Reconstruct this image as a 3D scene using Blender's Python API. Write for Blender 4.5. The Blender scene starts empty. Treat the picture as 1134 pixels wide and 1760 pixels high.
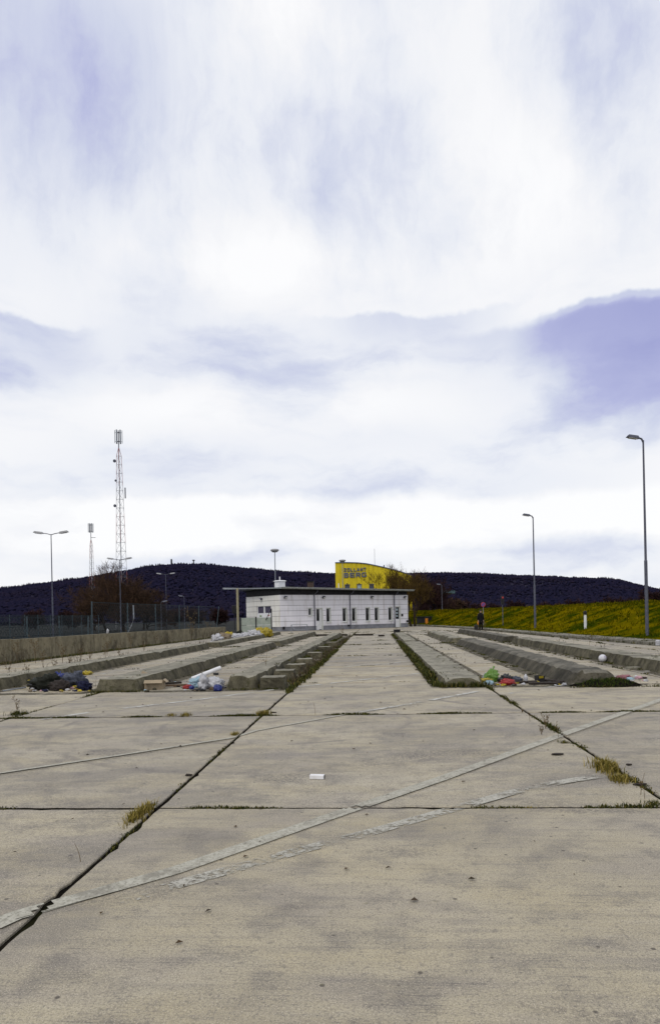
import bpy, bmesh, math, random
from math import sin, cos, pi, radians, atan2, asin, sqrt, tan, hypot
from mathutils import Vector, Matrix, noise

random.seed(7)
S = bpy.context.scene
COL = S.collection

# ------------------------------------------------------------------ camera
F_PX, CX, CY, HC = 1150.0, 567.0, 1059.0, 1.5          # focal length and principal point (photo pixels), eye height
YAW, ROLL = math.atan(78/1150), 0.021
FW = Vector((-sin(YAW), cos(YAW), 0)); R0 = Vector((cos(YAW), sin(YAW), 0)); U0 = Vector((0, 0, 1))
RV = R0*cos(ROLL) - U0*sin(ROLL); UV = U0*cos(ROLL) + R0*sin(ROLL)
CAMP = Vector((0, 0, HC))
cam = bpy.data.cameras.new('camera'); camo = bpy.data.objects.new('camera', cam); COL.objects.link(camo)
camo.matrix_world = Matrix(((RV.x, UV.x, -FW.x, 0), (RV.y, UV.y, -FW.y, 0), (RV.z, UV.z, -FW.z, HC), (0, 0, 0, 1)))
cam.sensor_fit = 'VERTICAL'; cam.sensor_height = 36.0; cam.lens = F_PX/1760*36
cam.shift_y = (CY-880)/1760; cam.clip_start = .05; cam.clip_end = 12000
S.camera = camo

# ------------------------------------------------------------------ sky, sun, exposure
SUN_EL, SUN_AZ = radians(52), radians(-152)               # azimuth from +Y, negative = left
sun = bpy.data.lights.new('sun', 'SUN'); suno = bpy.data.objects.new('sun', sun); COL.objects.link(suno)
sun.energy = .95; sun.angle = radians(14); sun.color = (1, .94, .84)
sd = Vector((sin(SUN_AZ)*cos(SUN_EL), cos(SUN_AZ)*cos(SUN_EL), sin(SUN_EL)))
suno.rotation_euler = sd.to_track_quat('Z', 'Y').to_euler()
suno.location = (-20, -30, 50)
S.view_settings.view_transform = 'Standard'; S.view_settings.look = 'None'
S.view_settings.exposure = 0.0; S.view_settings.gamma = 1; S.view_settings.use_curve_mapping = False

def pray(px, py):
    return FW + RV*((px-CX)/F_PX) + UV*(-(py-CY)/F_PX)
def azel(px, py):
    d = pray(px, py).normalized(); return atan2(d.x, d.y), asin(d.z)
def gp(px, py, z=0.0):
    d = pray(px, py); t = (z-HC)/d.z; return CAMP + d*t
def pd(px, py, D):
    return CAMP + pray(px, py)*D
def bd(px, D, z=0.0):
    t = ((px-CX)/F_PX*D + (HC-z)*-sin(ROLL)*-1*-1)/cos(ROLL)
    p = FW*D + R0*t; return Vector((p.x, p.y, z))

class NT:
    def __init__(s, tree): s.t = tree; s.n = tree.nodes; s.l = tree.links
    def new(s, kind, **kw):
        n = s.n.new(kind)
        for k, v in kw.items(): setattr(n, k, v)
        return n
    def put(s, sock, v):
        if v is None: return
        if isinstance(v, bpy.types.NodeSocket): s.l.new(v, sock)
        else: sock.default_value = v
    def m(s, op, a, b=None, c=None, clamp=False):
        n = s.new('ShaderNodeMath', operation=op, use_clamp=clamp)
        for i, v in enumerate((a, b, c)): s.put(n.inputs[i], v)
        return n.outputs[0]
    def comb(s, x, y, z=0.0):
        n = s.new('ShaderNodeCombineXYZ')
        for i, v in enumerate((x, y, z)): s.put(n.inputs[i], v)
        return n.outputs[0]
    def noise(s, vec, scale, detail=4, rough=.55, dist=0.0, col=False):
        n = s.new('ShaderNodeTexNoise'); s.put(n.inputs['Vector'], vec)
        n.inputs['Scale'].default_value = scale; n.inputs['Detail'].default_value = detail
        n.inputs['Roughness'].default_value = rough; n.inputs['Distortion'].default_value = dist
        return n.outputs['Color'] if col else n.outputs['Fac']
    def rng(s, v, a, b, c=0.0, d=1.0, smooth=True):
        n = s.new('ShaderNodeMapRange', interpolation_type='SMOOTHSTEP' if smooth else 'LINEAR')
        s.put(n.inputs['Value'], v)
        for k, x in zip(('From Min', 'From Max', 'To Min', 'To Max'), (a, b, c, d)): s.put(n.inputs[k], x)
        return n.outputs['Result']
    def mix(s, f, a, b, blend='MIX'):
        n = s.new('ShaderNodeMix', data_type='RGBA', blend_type=blend)
        s.put(n.inputs[0], f)
        for i, v in ((6, a), (7, b)):
            if isinstance(v, tuple) and len(v) == 3: v = v+(1,)
            s.put(n.inputs[i], v)
        return n.outputs[2]
    def ramp(s, f, stops, interp='LINEAR'):
        n = s.new('ShaderNodeValToRGB'); s.put(n.inputs[0], f); cr = n.color_ramp; cr.interpolation = interp
        while len(cr.elements) < len(stops): cr.elements.new(.5)
        for e, (p, c) in zip(cr.elements, stops):
            e.position = p; e.color = c+(1,) if len(c) == 3 else c
        return n.outputs[0]
    def vmul(s, v, k):
        n = s.new('ShaderNodeVectorMath', operation='MULTIPLY'); s.put(n.inputs[0], v); n.inputs[1].default_value = k
        return n.outputs[0]

w = bpy.data.worlds.new('World'); S.world = w; w.use_nodes = True
w.node_tree.nodes.clear(); N = NT(w.node_tree)
gen = N.new('ShaderNodeTexCoord').outputs['Generated']
sx = N.new('ShaderNodeSeparateXYZ'); N.put(sx.inputs[0], gen)
az0 = N.m('ARCTAN2', sx.outputs[0], sx.outputs[1]); el0 = N.m('ARCSINE', N.m('MINIMUM', sx.outputs[2], .9999))
wn = N.new('ShaderNodeSeparateColor'); N.put(wn.inputs[0], N.noise(gen, 5.5, 5, .6, 0, True))
wn2 = N.new('ShaderNodeSeparateColor'); N.put(wn2.inputs[0], N.noise(gen, 2.2, 2, .5, 0, True))
def warp(v, i, k1, k2):
    return N.m('ADD', N.m('ADD', v, N.m('MULTIPLY', N.m('SUBTRACT', wn.outputs[i], .5), k1)), N.m('MULTIPLY', N.m('SUBTRACT', wn2.outputs[i], .5), k2))
az = warp(az0, 0, .13, .10); el = warp(el0, 1, .07, .06)
# layered cloud: horizontal banks low down, long streaks running overhead
n_low = N.noise(N.comb(N.m('MULTIPLY', az, 3.2), N.m('MULTIPLY', el, 9.0), 3.1), 1.0, 8, .55)
n_hi = N.noise(N.comb(N.m('MULTIPLY', az, 5.2), N.m('MULTIPLY', el, 4.2), 1.7), 1.0, 7, .6)
n_str = N.noise(N.comb(N.m('MULTIPLY', N.m('ADD', N.m('MULTIPLY', az, .4), N.m('MULTIPLY', az0, .6)), 20.0), N.m('MULTIPLY', el, 3.6), 8.4), 1.0, 5, .6)
up = N.rng(el0, radians(21), radians(29))
base = N.m('ADD', N.m('MULTIPLY', N.rng(n_low, .40, .72), N.m('SUBTRACT', 1.0, up)),
           N.m('MULTIPLY', N.m('ADD', N.m('MULTIPLY', N.rng(n_hi, .38, .72), .75), N.m('MULTIPLY', N.rng(n_str, .4, .75), .16)), up))
dens = N.m('MULTIPLY_ADD', base, .28, .085)
def patch(px, py, rx, ry, amp, pw=0.15):
    global dens
    a, e = azel(px, py)
    ddx = N.m('DIVIDE', N.m('SUBTRACT', az, a), rx/F_PX)
    ddy = N.m('DIVIDE', N.m('SUBTRACT', el, e), ry/F_PX)
    d = N.m('SQRT', N.m('ADD', N.m('MULTIPLY', ddx, ddx), N.m('MULTIPLY', ddy, ddy)))
    dens = N.m('ADD', dens, N.m('MULTIPLY', N.rng(d, 1.0, pw), amp))
def bank(px, py, rx, hup, hdn, amp):           # a cloud with a crisp upper rim that fades downward
    global dens
    a, e = azel(px, py)
    dx = N.m('DIVIDE', N.m('SUBTRACT', az, a), rx/F_PX)
    side = N.rng(N.m('ABSOLUTE', dx), 1.0, .2)
    yy = N.m('SUBTRACT', el, e)
    rim = N.rng(yy, hup/F_PX, 0.0); low = N.rng(yy, -hdn/F_PX, 0.0)
    dens = N.m('ADD', dens, N.m('MULTIPLY', N.m('MULTIPLY', side, rim), N.m('MULTIPLY', low, amp)))
bank(1060, 518, 190, 9, 110, .27)
bank(1290, 488, 400, 12, 170, .30)
patch(1170, 620, 280, 130, .17, 0)
bank(700, 535, 220, 9, 85, .20)
bank(890, 560, 170, 16, 70, .13)
bank(20, 528, 170, 10, 150, .19)
patch(40, 60, 440, 360, .25, 0)
patch(210, 170, 220, 190, .07, 0)
patch(590, 215, 240, 130, .09, 0)
patch(1090, 40, 230, 120, .15, 0)
patch(900, 640, 330, 110, .10, 0)
patch(330, 590, 300, 110, .12, 0)
patch(120, 640, 260, 120, .07, 0)
patch(640, 760, 330, 70, .07, 0)
patch(300, 800, 300, 80, .12, 0)
patch(870, 820, 300, 60, .10, 0)
patch(540, 30, 190, 120, -.14, 0)
patch(900, 330, 330, 190, -.09, 0)
patch(440, 440, 330, 90, -.13, 0)
patch(250, 690, 330, 60, -.09, 0)
patch(640, 690, 330, 60, -.06, 0)
patch(500, 905, 1100, 60, -.20, .5)
cloud = N.ramp(dens, [(0.0, (1.02, 1.02, 1.03)), (.09, (.955, .96, .985)), (.20, (.855, .88, .945)), (.34, (.665, .705, .85)), (.50, (.47, .495, .755)), (.8, (.33, .35, .65))])
sky = N.new('ShaderNodeTexSky', sky_type='NISHITA', sun_disc=False, sun_elevation=SUN_EL, sun_rotation=SUN_AZ)
cl10 = N.mix(1.0, cloud, (10.0, 10.0, 10.0), 'MULTIPLY')
colr = N.mix(.05, cl10, sky.outputs[0])
bg = N.new('ShaderNodeBackground'); bg.inputs['Strength'].default_value = .1; N.put(bg.inputs[0], colr)
wo = N.new('ShaderNodeOutputWorld'); N.put(wo.inputs[0], bg.outputs[0])

# ------------------------------------------------------------------ materials
def mat(name, rough=.85, spec=.3, metal=0.0):
    m = bpy.data.materials.new(name); m.use_nodes = True; n = NT(m.node_tree); n.n.clear()
    b = n.new('ShaderNodeBsdfPrincipled'); o = n.new('ShaderNodeOutputMaterial'); n.l.new(b.outputs[0], o.inputs[0])
    b.inputs['Roughness'].default_value = rough; b.inputs['Specular IOR Level'].default_value = spec; b.inputs['Metallic'].default_value = metal
    return m, n, b, o
def bump(n, b, h, dist=.01, strength=.6):
    k = n.new('ShaderNodeBump'); k.inputs['Strength'].default_value = strength; k.inputs['Distance'].default_value = dist
    n.put(k.inputs['Height'], h); n.l.new(k.outputs[0], b.inputs['Normal'])
def wpos(n): return n.new('ShaderNodeNewGeometry').outputs['Position']
def orand(n): return n.new('ShaderNodeObjectInfo').outputs['Random']
def irand(n): return n.new('ShaderNodeNewGeometry').outputs['Random Per Island']
def mottled(name, c1, c2, scale=3.0, rough=.85, spec=.3, metal=0.0, bscale=None, bdist=.01, c3=None, s3=.8, t3=(.55, .75)):
    m, n, b, o = mat(name, rough, spec, metal); p = wpos(n)
    c = n.mix(n.rng(n.noise(p, scale, 6, .6), .3, .7), c1, c2)
    if c3: c = n.mix(n.rng(n.noise(p, s3, 5, .6), *t3), c, c3)
    n.put(b.inputs['Base Color'], c)
    if bscale: bump(n, b, n.noise(p, bscale, 5, .6), bdist)
    return m
def islandmat(name, stops, rough=.9, spec=.15, trans=0.0):
    m, n, b, o = mat(name, rough, spec); n.put(b.inputs['Base Color'], n.ramp(irand(n), stops)); return m

M = {}
def concrete_slab():
    m, n, b, o = mat('slab_concrete', .72, .42); p = wpos(n)
    big = n.noise(p, .45, 5, .6); mid = n.noise(p, 3.0, 6, .62)
    streak = n.noise(n.vmul(p, (1.3, 14.0, 1.0)), 1.0, 6, .65)
    fine = n.noise(p, 85.0, 4, .8); grit = n.noise(p, 170.0, 2, .6)
    line = n.noise(n.vmul(p, (1.6, 75.0, 1.0)), 1.0, 3, .6); blot = n.noise(p, 22.0, 4, .7)
    c = n.ramp(n.rng(big, .28, .72), [(0, (.310, .272, .198)), (.5, (.375, .330, .238)), (1, (.43, .378, .270))])
    drift = n.noise(n.vmul(p, (.42, .95, 1)), 1.0, 7, .62, .8)
    c = n.mix(n.m('MULTIPLY', n.rng(drift, .50, .62), .68), c, (.185, .166, .140))
    hue = n.noise(n.vmul(p, (.8, 1.6, 1)), 1.0, 5, .6)
    c = n.mix(n.m('MULTIPLY', n.rng(hue, .48, .64), .35), c, (.42, .355, .215)); c = n.mix(n.m('MULTIPLY', n.rng(hue, .50, .36), .35), c, (.25, .222, .21))
    c = n.mix(n.m('MULTIPLY', n.rng(drift, .46, .32), .50), c, (.46, .415, .325))
    c = n.mix(n.m('MULTIPLY', n.rng(mid, .48, .70), .60), c, (.150, .137, .122))
    c = n.mix(n.m('MULTIPLY', n.rng(streak, .48, .74), .45), c, (.14, .13, .125))
    c = n.mix(n.m('MULTIPLY', n.rng(streak, .44, .24), .35), c, (.43, .395, .33))
    c = n.mix(n.m('MULTIPLY', n.m('MULTIPLY', n.rng(line, .56, .68), n.rng(mid, .42, .60)), .7), c, (.10, .09, .085))
    c = n.mix(n.m('MULTIPLY', n.rng(blot, .53, .66), .60), c, (.13, .118, .10))
    c = n.mix(n.m('MULTIPLY', n.rng(blot, .44, .28), .35), c, (.44, .40, .33))
    # exposed rough patches where the skin has scaled off
    pm = n.m('MULTIPLY', n.rng(n.noise(n.vmul(p, (.55, 1.1, 1)), 1.0, 6, .6, .4), .54, .66), n.rng(n.noise(p, 34, 4, .75), .40, .58))
    c = n.mix(n.m('MULTIPLY', pm, .85), c, (.095, .083, .072))
    sy = n.new('ShaderNodeSeparateXYZ'); n.put(sy.inputs[0], p)
    # rusty yellow-brown run-off stains lying across the lanes between 15 and 26 m
    st = n.rng(n.noise(n.vmul(p, (.16, 1.25, 1)), 1.0, 4, .55), .50, .66)
    far = n.m('MULTIPLY', n.rng(sy.outputs[1], 12.5, 16.0), n.rng(sy.outputs[1], 34.0, 24.0))
    c = n.mix(n.m('MULTIPLY', n.m('MULTIPLY', st, far), .55), c, (.23, .17, .06))
    # tyre arcs
    rr = n.m('SQRT', n.m('ADD', n.m('POWER', n.m('SUBTRACT', sy.outputs[0], -1.3), 2.0), n.m('POWER', n.m('SUBTRACT', sy.outputs[1], 9.6), 2.0)))
    arc = n.m('ADD', n.rng(n.m('ABSOLUTE', n.m('SUBTRACT', rr, 1.75)), .07, .015), n.rng(n.m('ABSOLUTE', n.m('SUBTRACT', rr, 3.2)), .09, .02))
    arc = n.m('MULTIPLY', arc, n.m('MULTIPLY', n.rng(n.noise(p, 1.7, 3), .44, .62), .75))
    c = n.mix(arc, c, (.16, .14, .12))
    # aggregate
    c = n.mix(n.m('MULTIPLY', n.rng(fine, .49, .63), n.rng(mid, .30, .65, .5, .95)), c, (.115, .10, .09))
    c = n.mix(n.m('MULTIPLY', n.m('MULTIPLY', n.rng(grit, .58, .66), n.rng(blot, .30, .55)), .8), c, (.62, .55, .45))
    c = n.mix(n.m('MULTIPLY', n.m('MULTIPLY', n.rng(grit, .44, .36), n.rng(blot, .70, .42)), .9), c, (.075, .075, .065))
    vo = n.new('ShaderNodeTexVoronoi'); vo.inputs['Scale'].default_value = 5.5; n.put(vo.inputs['Vector'], p)
    c = n.mix(n.m('MULTIPLY', n.rng(vo.outputs['Distance'], .085, .04), .85), c, (.06, .05, .042))
    # moss and dirt in pits
    c = n.mix(n.m('MULTIPLY', n.rng(n.noise(p, 9, 5, .7), .64, .74), .55), c, (.13, .12, .05))
    # each pour has its own tint
    c = n.mix(1.0, c, n.ramp(orand(n), [(0, (.86, .86, .88)), (.5, (1, 1, 1)), (1, (1.10, 1.09, 1.05))]), 'MULTIPLY')
    n.put(b.inputs['Base Color'], c)
    h = n.m('ADD', n.m('MULTIPLY', fine, .35), n.m('ADD', n.m('MULTIPLY', blot, .5), n.m('MULTIPLY', streak, .5)))
    bump(n, b, h, .004, .4)
    return m
M['slab'] = concrete_slab()
def weathered(name, lo, hi, dark, moss, mossk=.5, vstreak=True):
    m, n, b, o = mat(name, .92, .2); p = wpos(n)
    c = n.mix(n.rng(n.noise(p, 2.3, 6, .62), .32, .68), lo, hi)
    if vstreak: c = n.mix(n.m('MULTIPLY', n.rng(n.noise(n.vmul(p, (5, 5, .7)), 1.0, 5, .65), .5, .72), .75), c, dark)
    c = n.mix(n.m('MULTIPLY', n.rng(n.noise(p, 6, 6, .65), .53, .68), mossk), c, moss)
    c = n.mix(n.m('MULTIPLY', n.rng(n.noise(p, 1.1, 5, .65), .50, .66), .65), c, dark)
    c = n.mix(n.m('MULTIPLY', n.rng(n.noise(p, 45, 3, .7), .52, .68), .6), c, dark)
    n.put(b.inputs['Base Color'], c); bump(n, b, n.m('ADD', n.noise(p, 30, 4, .7), n.noise(p, 7, 4, .6)), .02, .7)
    return m
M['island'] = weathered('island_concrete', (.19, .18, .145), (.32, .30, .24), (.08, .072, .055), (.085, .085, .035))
M['island_side'] = weathered('island_steep_face', (.060, .054, .036), (.15, .135, .09), (.025, .022, .015), (.035, .036, .012), .7)  # darker, browner mix than the tops, for steep faces
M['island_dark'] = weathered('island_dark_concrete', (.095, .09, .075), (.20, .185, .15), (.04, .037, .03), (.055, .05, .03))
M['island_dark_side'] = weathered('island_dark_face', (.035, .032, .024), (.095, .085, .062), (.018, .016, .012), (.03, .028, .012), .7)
M['wall'] = weathered('wall_concrete', (.17, .15, .10), (.27, .235, .155), (.055, .048, .035), (.085, .08, .035), .6)
M['verge'] = weathered('verge_concrete', (.17, .16, .13), (.27, .25, .21), (.05, .05, .035), (.05, .055, .02), .8, False)
M['soil'] = mottled('joint_soil', (.006, .0055, .005), (.014, .012, .009), 9, .95, .0, 0, 20, .02, (.018, .020, .005), 2.5)
M['earth'] = mottled('earth', (.007, .009, .009), (.014, .015, .012), .06, .95, .1, 0, 1.5, .1, (.008, .011, .008), .015)
M['grass_sheet'] = mottled('bank_turf', (.075, .066, .001), (.15, .112, .001), .9, .95, .0, 0, 5, .12, (.022, .034, .001), .42, (.44, .60))
M['blade'] = islandmat('grass_blades', [(0, (.036, .046, .001)), (.45, (.092, .080, .001)), (.8, (.155, .115, .002)), (1, (.22, .16, .01))], .95, 0)
n = NT(M['blade'].node_tree); b = [x for x in n.n if x.type == 'BSDF_PRINCIPLED'][0]; src = b.inputs['Base Color'].links[0].from_socket
n.put(b.inputs['Base Color'], n.mix(n.m('MULTIPLY', n.rng(n.noise(wpos(n), .42, 5, .6), .44, .60), .65), src, (.033, .048, .002)))
M['straw'] = islandmat('dry_grass', [(0, (.06, .06, .010)), (.35, (.15, .12, .02)), (.7, (.24, .18, .04)), (1, (.34, .27, .09))])
M['moss'] = islandmat('moss_tufts', [(0, (.018, .024, .005)), (.5, (.04, .048, .008)), (.85, (.085, .08, .014)), (1, (.16, .12, .03))])
M['stalk'] = islandmat('dry_stalks', [(0, (.07, .05, .03)), (.6, (.14, .10, .055)), (1, (.22, .17, .09))])
M['bark'] = mottled('bark', (.022, .016, .012), (.05, .036, .026), 6, .95, .1)
M['twig'] = islandmat('brown_twigs', [(0, (.028, .016, .010)), (.6, (.055, .030, .017)), (1, (.09, .052, .03))])
M['twig_red'] = islandmat('red_brown_twigs', [(0, (.016, .008, .010)), (.6, (.032, .014, .014)), (1, (.055, .024, .02))])
M['twig_gold'] = islandmat('golden_twigs', [(0, (.035, .022, .006)), (.6, (.075, .045, .011)), (1, (.13, .08, .02))])
M['hill'] = mottled('hill_floor', (.011, .010, .024), (.015, .012, .027), .01, .95, .05)  # blue of distant haze is put into the base colour
M['wood'] = islandmat('bare_wood', [(0, (.0115, .0115, .027)), (.6, (.0140, .0132, .031)), (.92, (.018, .0155, .033)), (1, (.023, .018, .033))], .95, 0)  # crown colours carry the blue of distant haze too
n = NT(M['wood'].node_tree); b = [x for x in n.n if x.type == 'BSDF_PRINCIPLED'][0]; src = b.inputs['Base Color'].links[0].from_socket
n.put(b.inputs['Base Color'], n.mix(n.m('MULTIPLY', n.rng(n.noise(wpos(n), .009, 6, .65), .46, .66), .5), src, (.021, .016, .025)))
M['galv'] = mottled('galvanised_steel', (.20, .22, .25), (.28, .30, .33), 8, .5, .5, .6)
M['galv_dark'] = mottled('dull_steel', (.085, .09, .12), (.12, .125, .16), 8, .6, .4, .4)
M['steel_teal'] = mottled('teal_paint', (.055, .11, .12), (.08, .15, .16), 3, .6, .4)
M['green_post'] = mottled('green_post_paint', (.03, .05, .06), (.05, .075, .09), 6, .6, .4)
M['green_mesh'] = mottled('green_mesh_wire', (.007, .016, .022), (.012, .024, .03), 6, .7, .3)
M['lamp_white'] = mottled('lamp_housing', (.30, .30, .31), (.40, .40, .41), 6, .5, .4)
M['lamp_glass'] = mottled('lamp_diffuser', (.5, .5, .5), (.6, .6, .6), 6, .3, .5)
M['red'] = mottled('red_paint', (.36, .10, .09), (.44, .15, .13), 5, .6, .3)
M['white'] = mottled('white_paint', (.66, .66, .68), (.78, .78, .8), 4, .6, .3, 0, None, .01, (.5, .48, .44), 2.0, (.6, .8))
M['black'] = mottled('black_plastic', (.008, .008, .010), (.022, .02, .022), 8, .6, .3)
M['orange'] = mottled('orange_paint', (.62, .20, .015), (.72, .26, .02), 8, .6, .3)
M['yellow'] = None
def cladding(name, c1, c2, dirt):
    m, n, b, o = mat(name, .55, .35); p = wpos(n)
    c = n.mix(n.rng(n.noise(p, .6, 5, .6), .3, .7), c1, c2)
    c = n.mix(n.m('MULTIPLY', n.rng(n.noise(n.vmul(p, (3.5, 3.5, .35)), 1.0, 5, .6), .48, .70), .6), c, dirt)
    c = n.mix(1.0, c, n.ramp(orand(n), [(0, (.94, .94, .94)), (1, (1.04, 1.04, 1.04))]), 'MULTIPLY')
    n.put(b.inputs['Base Color'], c); return m
M['yellow'] = cladding('yellow_cladding', (.66, .51, .006), (.72, .56, .008), (.42, .31, .01))
M['panel'] = cladding('white_cladding', (.70, .685, .735), (.77, .755, .80), (.48, .45, .44))  # lavender of the shaded front is put into the colour
M['panel_sunlit'] = cladding('sunlit_cladding', (.70, .685, .65), (.77, .755, .71), (.48, .44, .36))  # same cladding, with the end wall's warm sunlight put into its colour
M['joint_dark'] = mottled('wall_core', (.06, .055, .09), (.09, .08, .12), 3, .9, .1)
M['plinth'] = mottled('plinth_render', (.17, .175, .20), (.24, .245, .27), 2, .9, .2, 0, None, .01, (.11, .105, .10), 1.2)
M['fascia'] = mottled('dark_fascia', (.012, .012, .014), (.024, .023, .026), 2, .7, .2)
M['roof'] = mottled('roof_sheet', (.19, .21, .22), (.27, .29, .30), 2, .5, .4, .3)
M['roof_edge'] = mottled('roof_trim', (.20, .21, .20), (.30, .31, .29), 3, .5, .4, .2)
M['glass'] = mottled('window_glass', (.006, .007, .010), (.012, .013, .018), 3, .12, .5)
M['glass_grey'] = mottled('grey_glass', (.045, .055, .08), (.06, .07, .10), 3, .25, .5)
M['glass_pale'] = mottled('pale_glass', (.30, .38, .43), (.38, .46, .5), 3, .3, .5)
M['frame'] = mottled('window_frame', (.62, .63, .63), (.70, .71, .71), 4, .5, .3)
M['reveal'] = mottled('window_reveal', (.50, .52, .47), (.58, .60, .54), 4, .7, .3)
M['sheet'] = mottled('grey_green_boarding', (.26, .30, .26), (.36, .39, .34), 2, .8, .2, 0, None, .01, (.2, .22, .18), 1.0)
M['letter'] = mottled('letter_blue_grey', (.075, .095, .175), (.10, .12, .21), 3, .5, .4)
M['brick'] = mottled('brown_brick', (.06, .045, .04), (.10, .07, .055), 3, .9, .2)
M['column'] = mottled('ochre_column', (.30, .27, .17), (.38, .34, .22), 3, .8, .2)
M['paint'] = None
def worn_paint(name, thr, c1=(.50, .49, .45), c2=(.42, .40, .36)):
    m, n, b, o = mat(name, .85, .25); p = wpos(n)
    cc = n.mix(n.rng(n.noise(p, 25, 4, .7), .35, .7), c1, c2); cc = n.mix(n.m('MULTIPLY', n.rng(n.noise(p, 4, 6, .7), .50, .66), .6), cc, (.15, .135, .11)); cc = n.mix(n.m('MULTIPLY', n.rng(n.noise(p, 70, 3, .7), .5, .64), .6), cc, (.13, .12, .10)); n.put(b.inputs['Base Color'], cc)
    k = n.m('ADD', n.m('MULTIPLY', n.noise(p, 2.6, 4, .6), .6), n.m('MULTIPLY', n.noise(p, 26, 5, .7), .5))
    a = n.rng(k, thr-.05, thr+.05)
    t = n.new('ShaderNodeBsdfTransparent'); mx = n.new('ShaderNodeMixShader')
    n.put(mx.inputs[0], a); n.l.new(t.outputs[0], mx.inputs[1]); n.l.new(b.outputs[0], mx.inputs[2]); n.l.new(mx.outputs[0], o.inputs[0])
    return m
M['paint'] = worn_paint('worn_white_paint', .52, (.55,.54,.50), (.45,.44,.40))
M['dirt'] = worn_paint('dirt_film', .52, (.10, .085, .05), (.045, .038, .022))
M['paint_worn'] = worn_paint('patchy_white_paint', .53, (.45,.435,.385), (.35,.335,.28))
M['paint_faint'] = worn_paint('faint_white_paint', .575)
M['strip'] = worn_paint('ghost_marking', .43, (.44, .425, .36), (.32, .305, .25))
M['skin'] = mottled('skin', (.35, .21, .15), (.38, .23, .17), 20, .6, .3)
def cloth(name, c, k=.6, sc=9):
    M[name] = mottled(name, c, tuple(x*k for x in c), sc, .85, .2, 0, 14, .02); return M[name]
def plas(name, c, k=.8, rough=.35):
    M[name] = mottled(name, c, tuple(x*k for x in c), 7, rough, .45, 0, 18, .012); return M[name]

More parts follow.
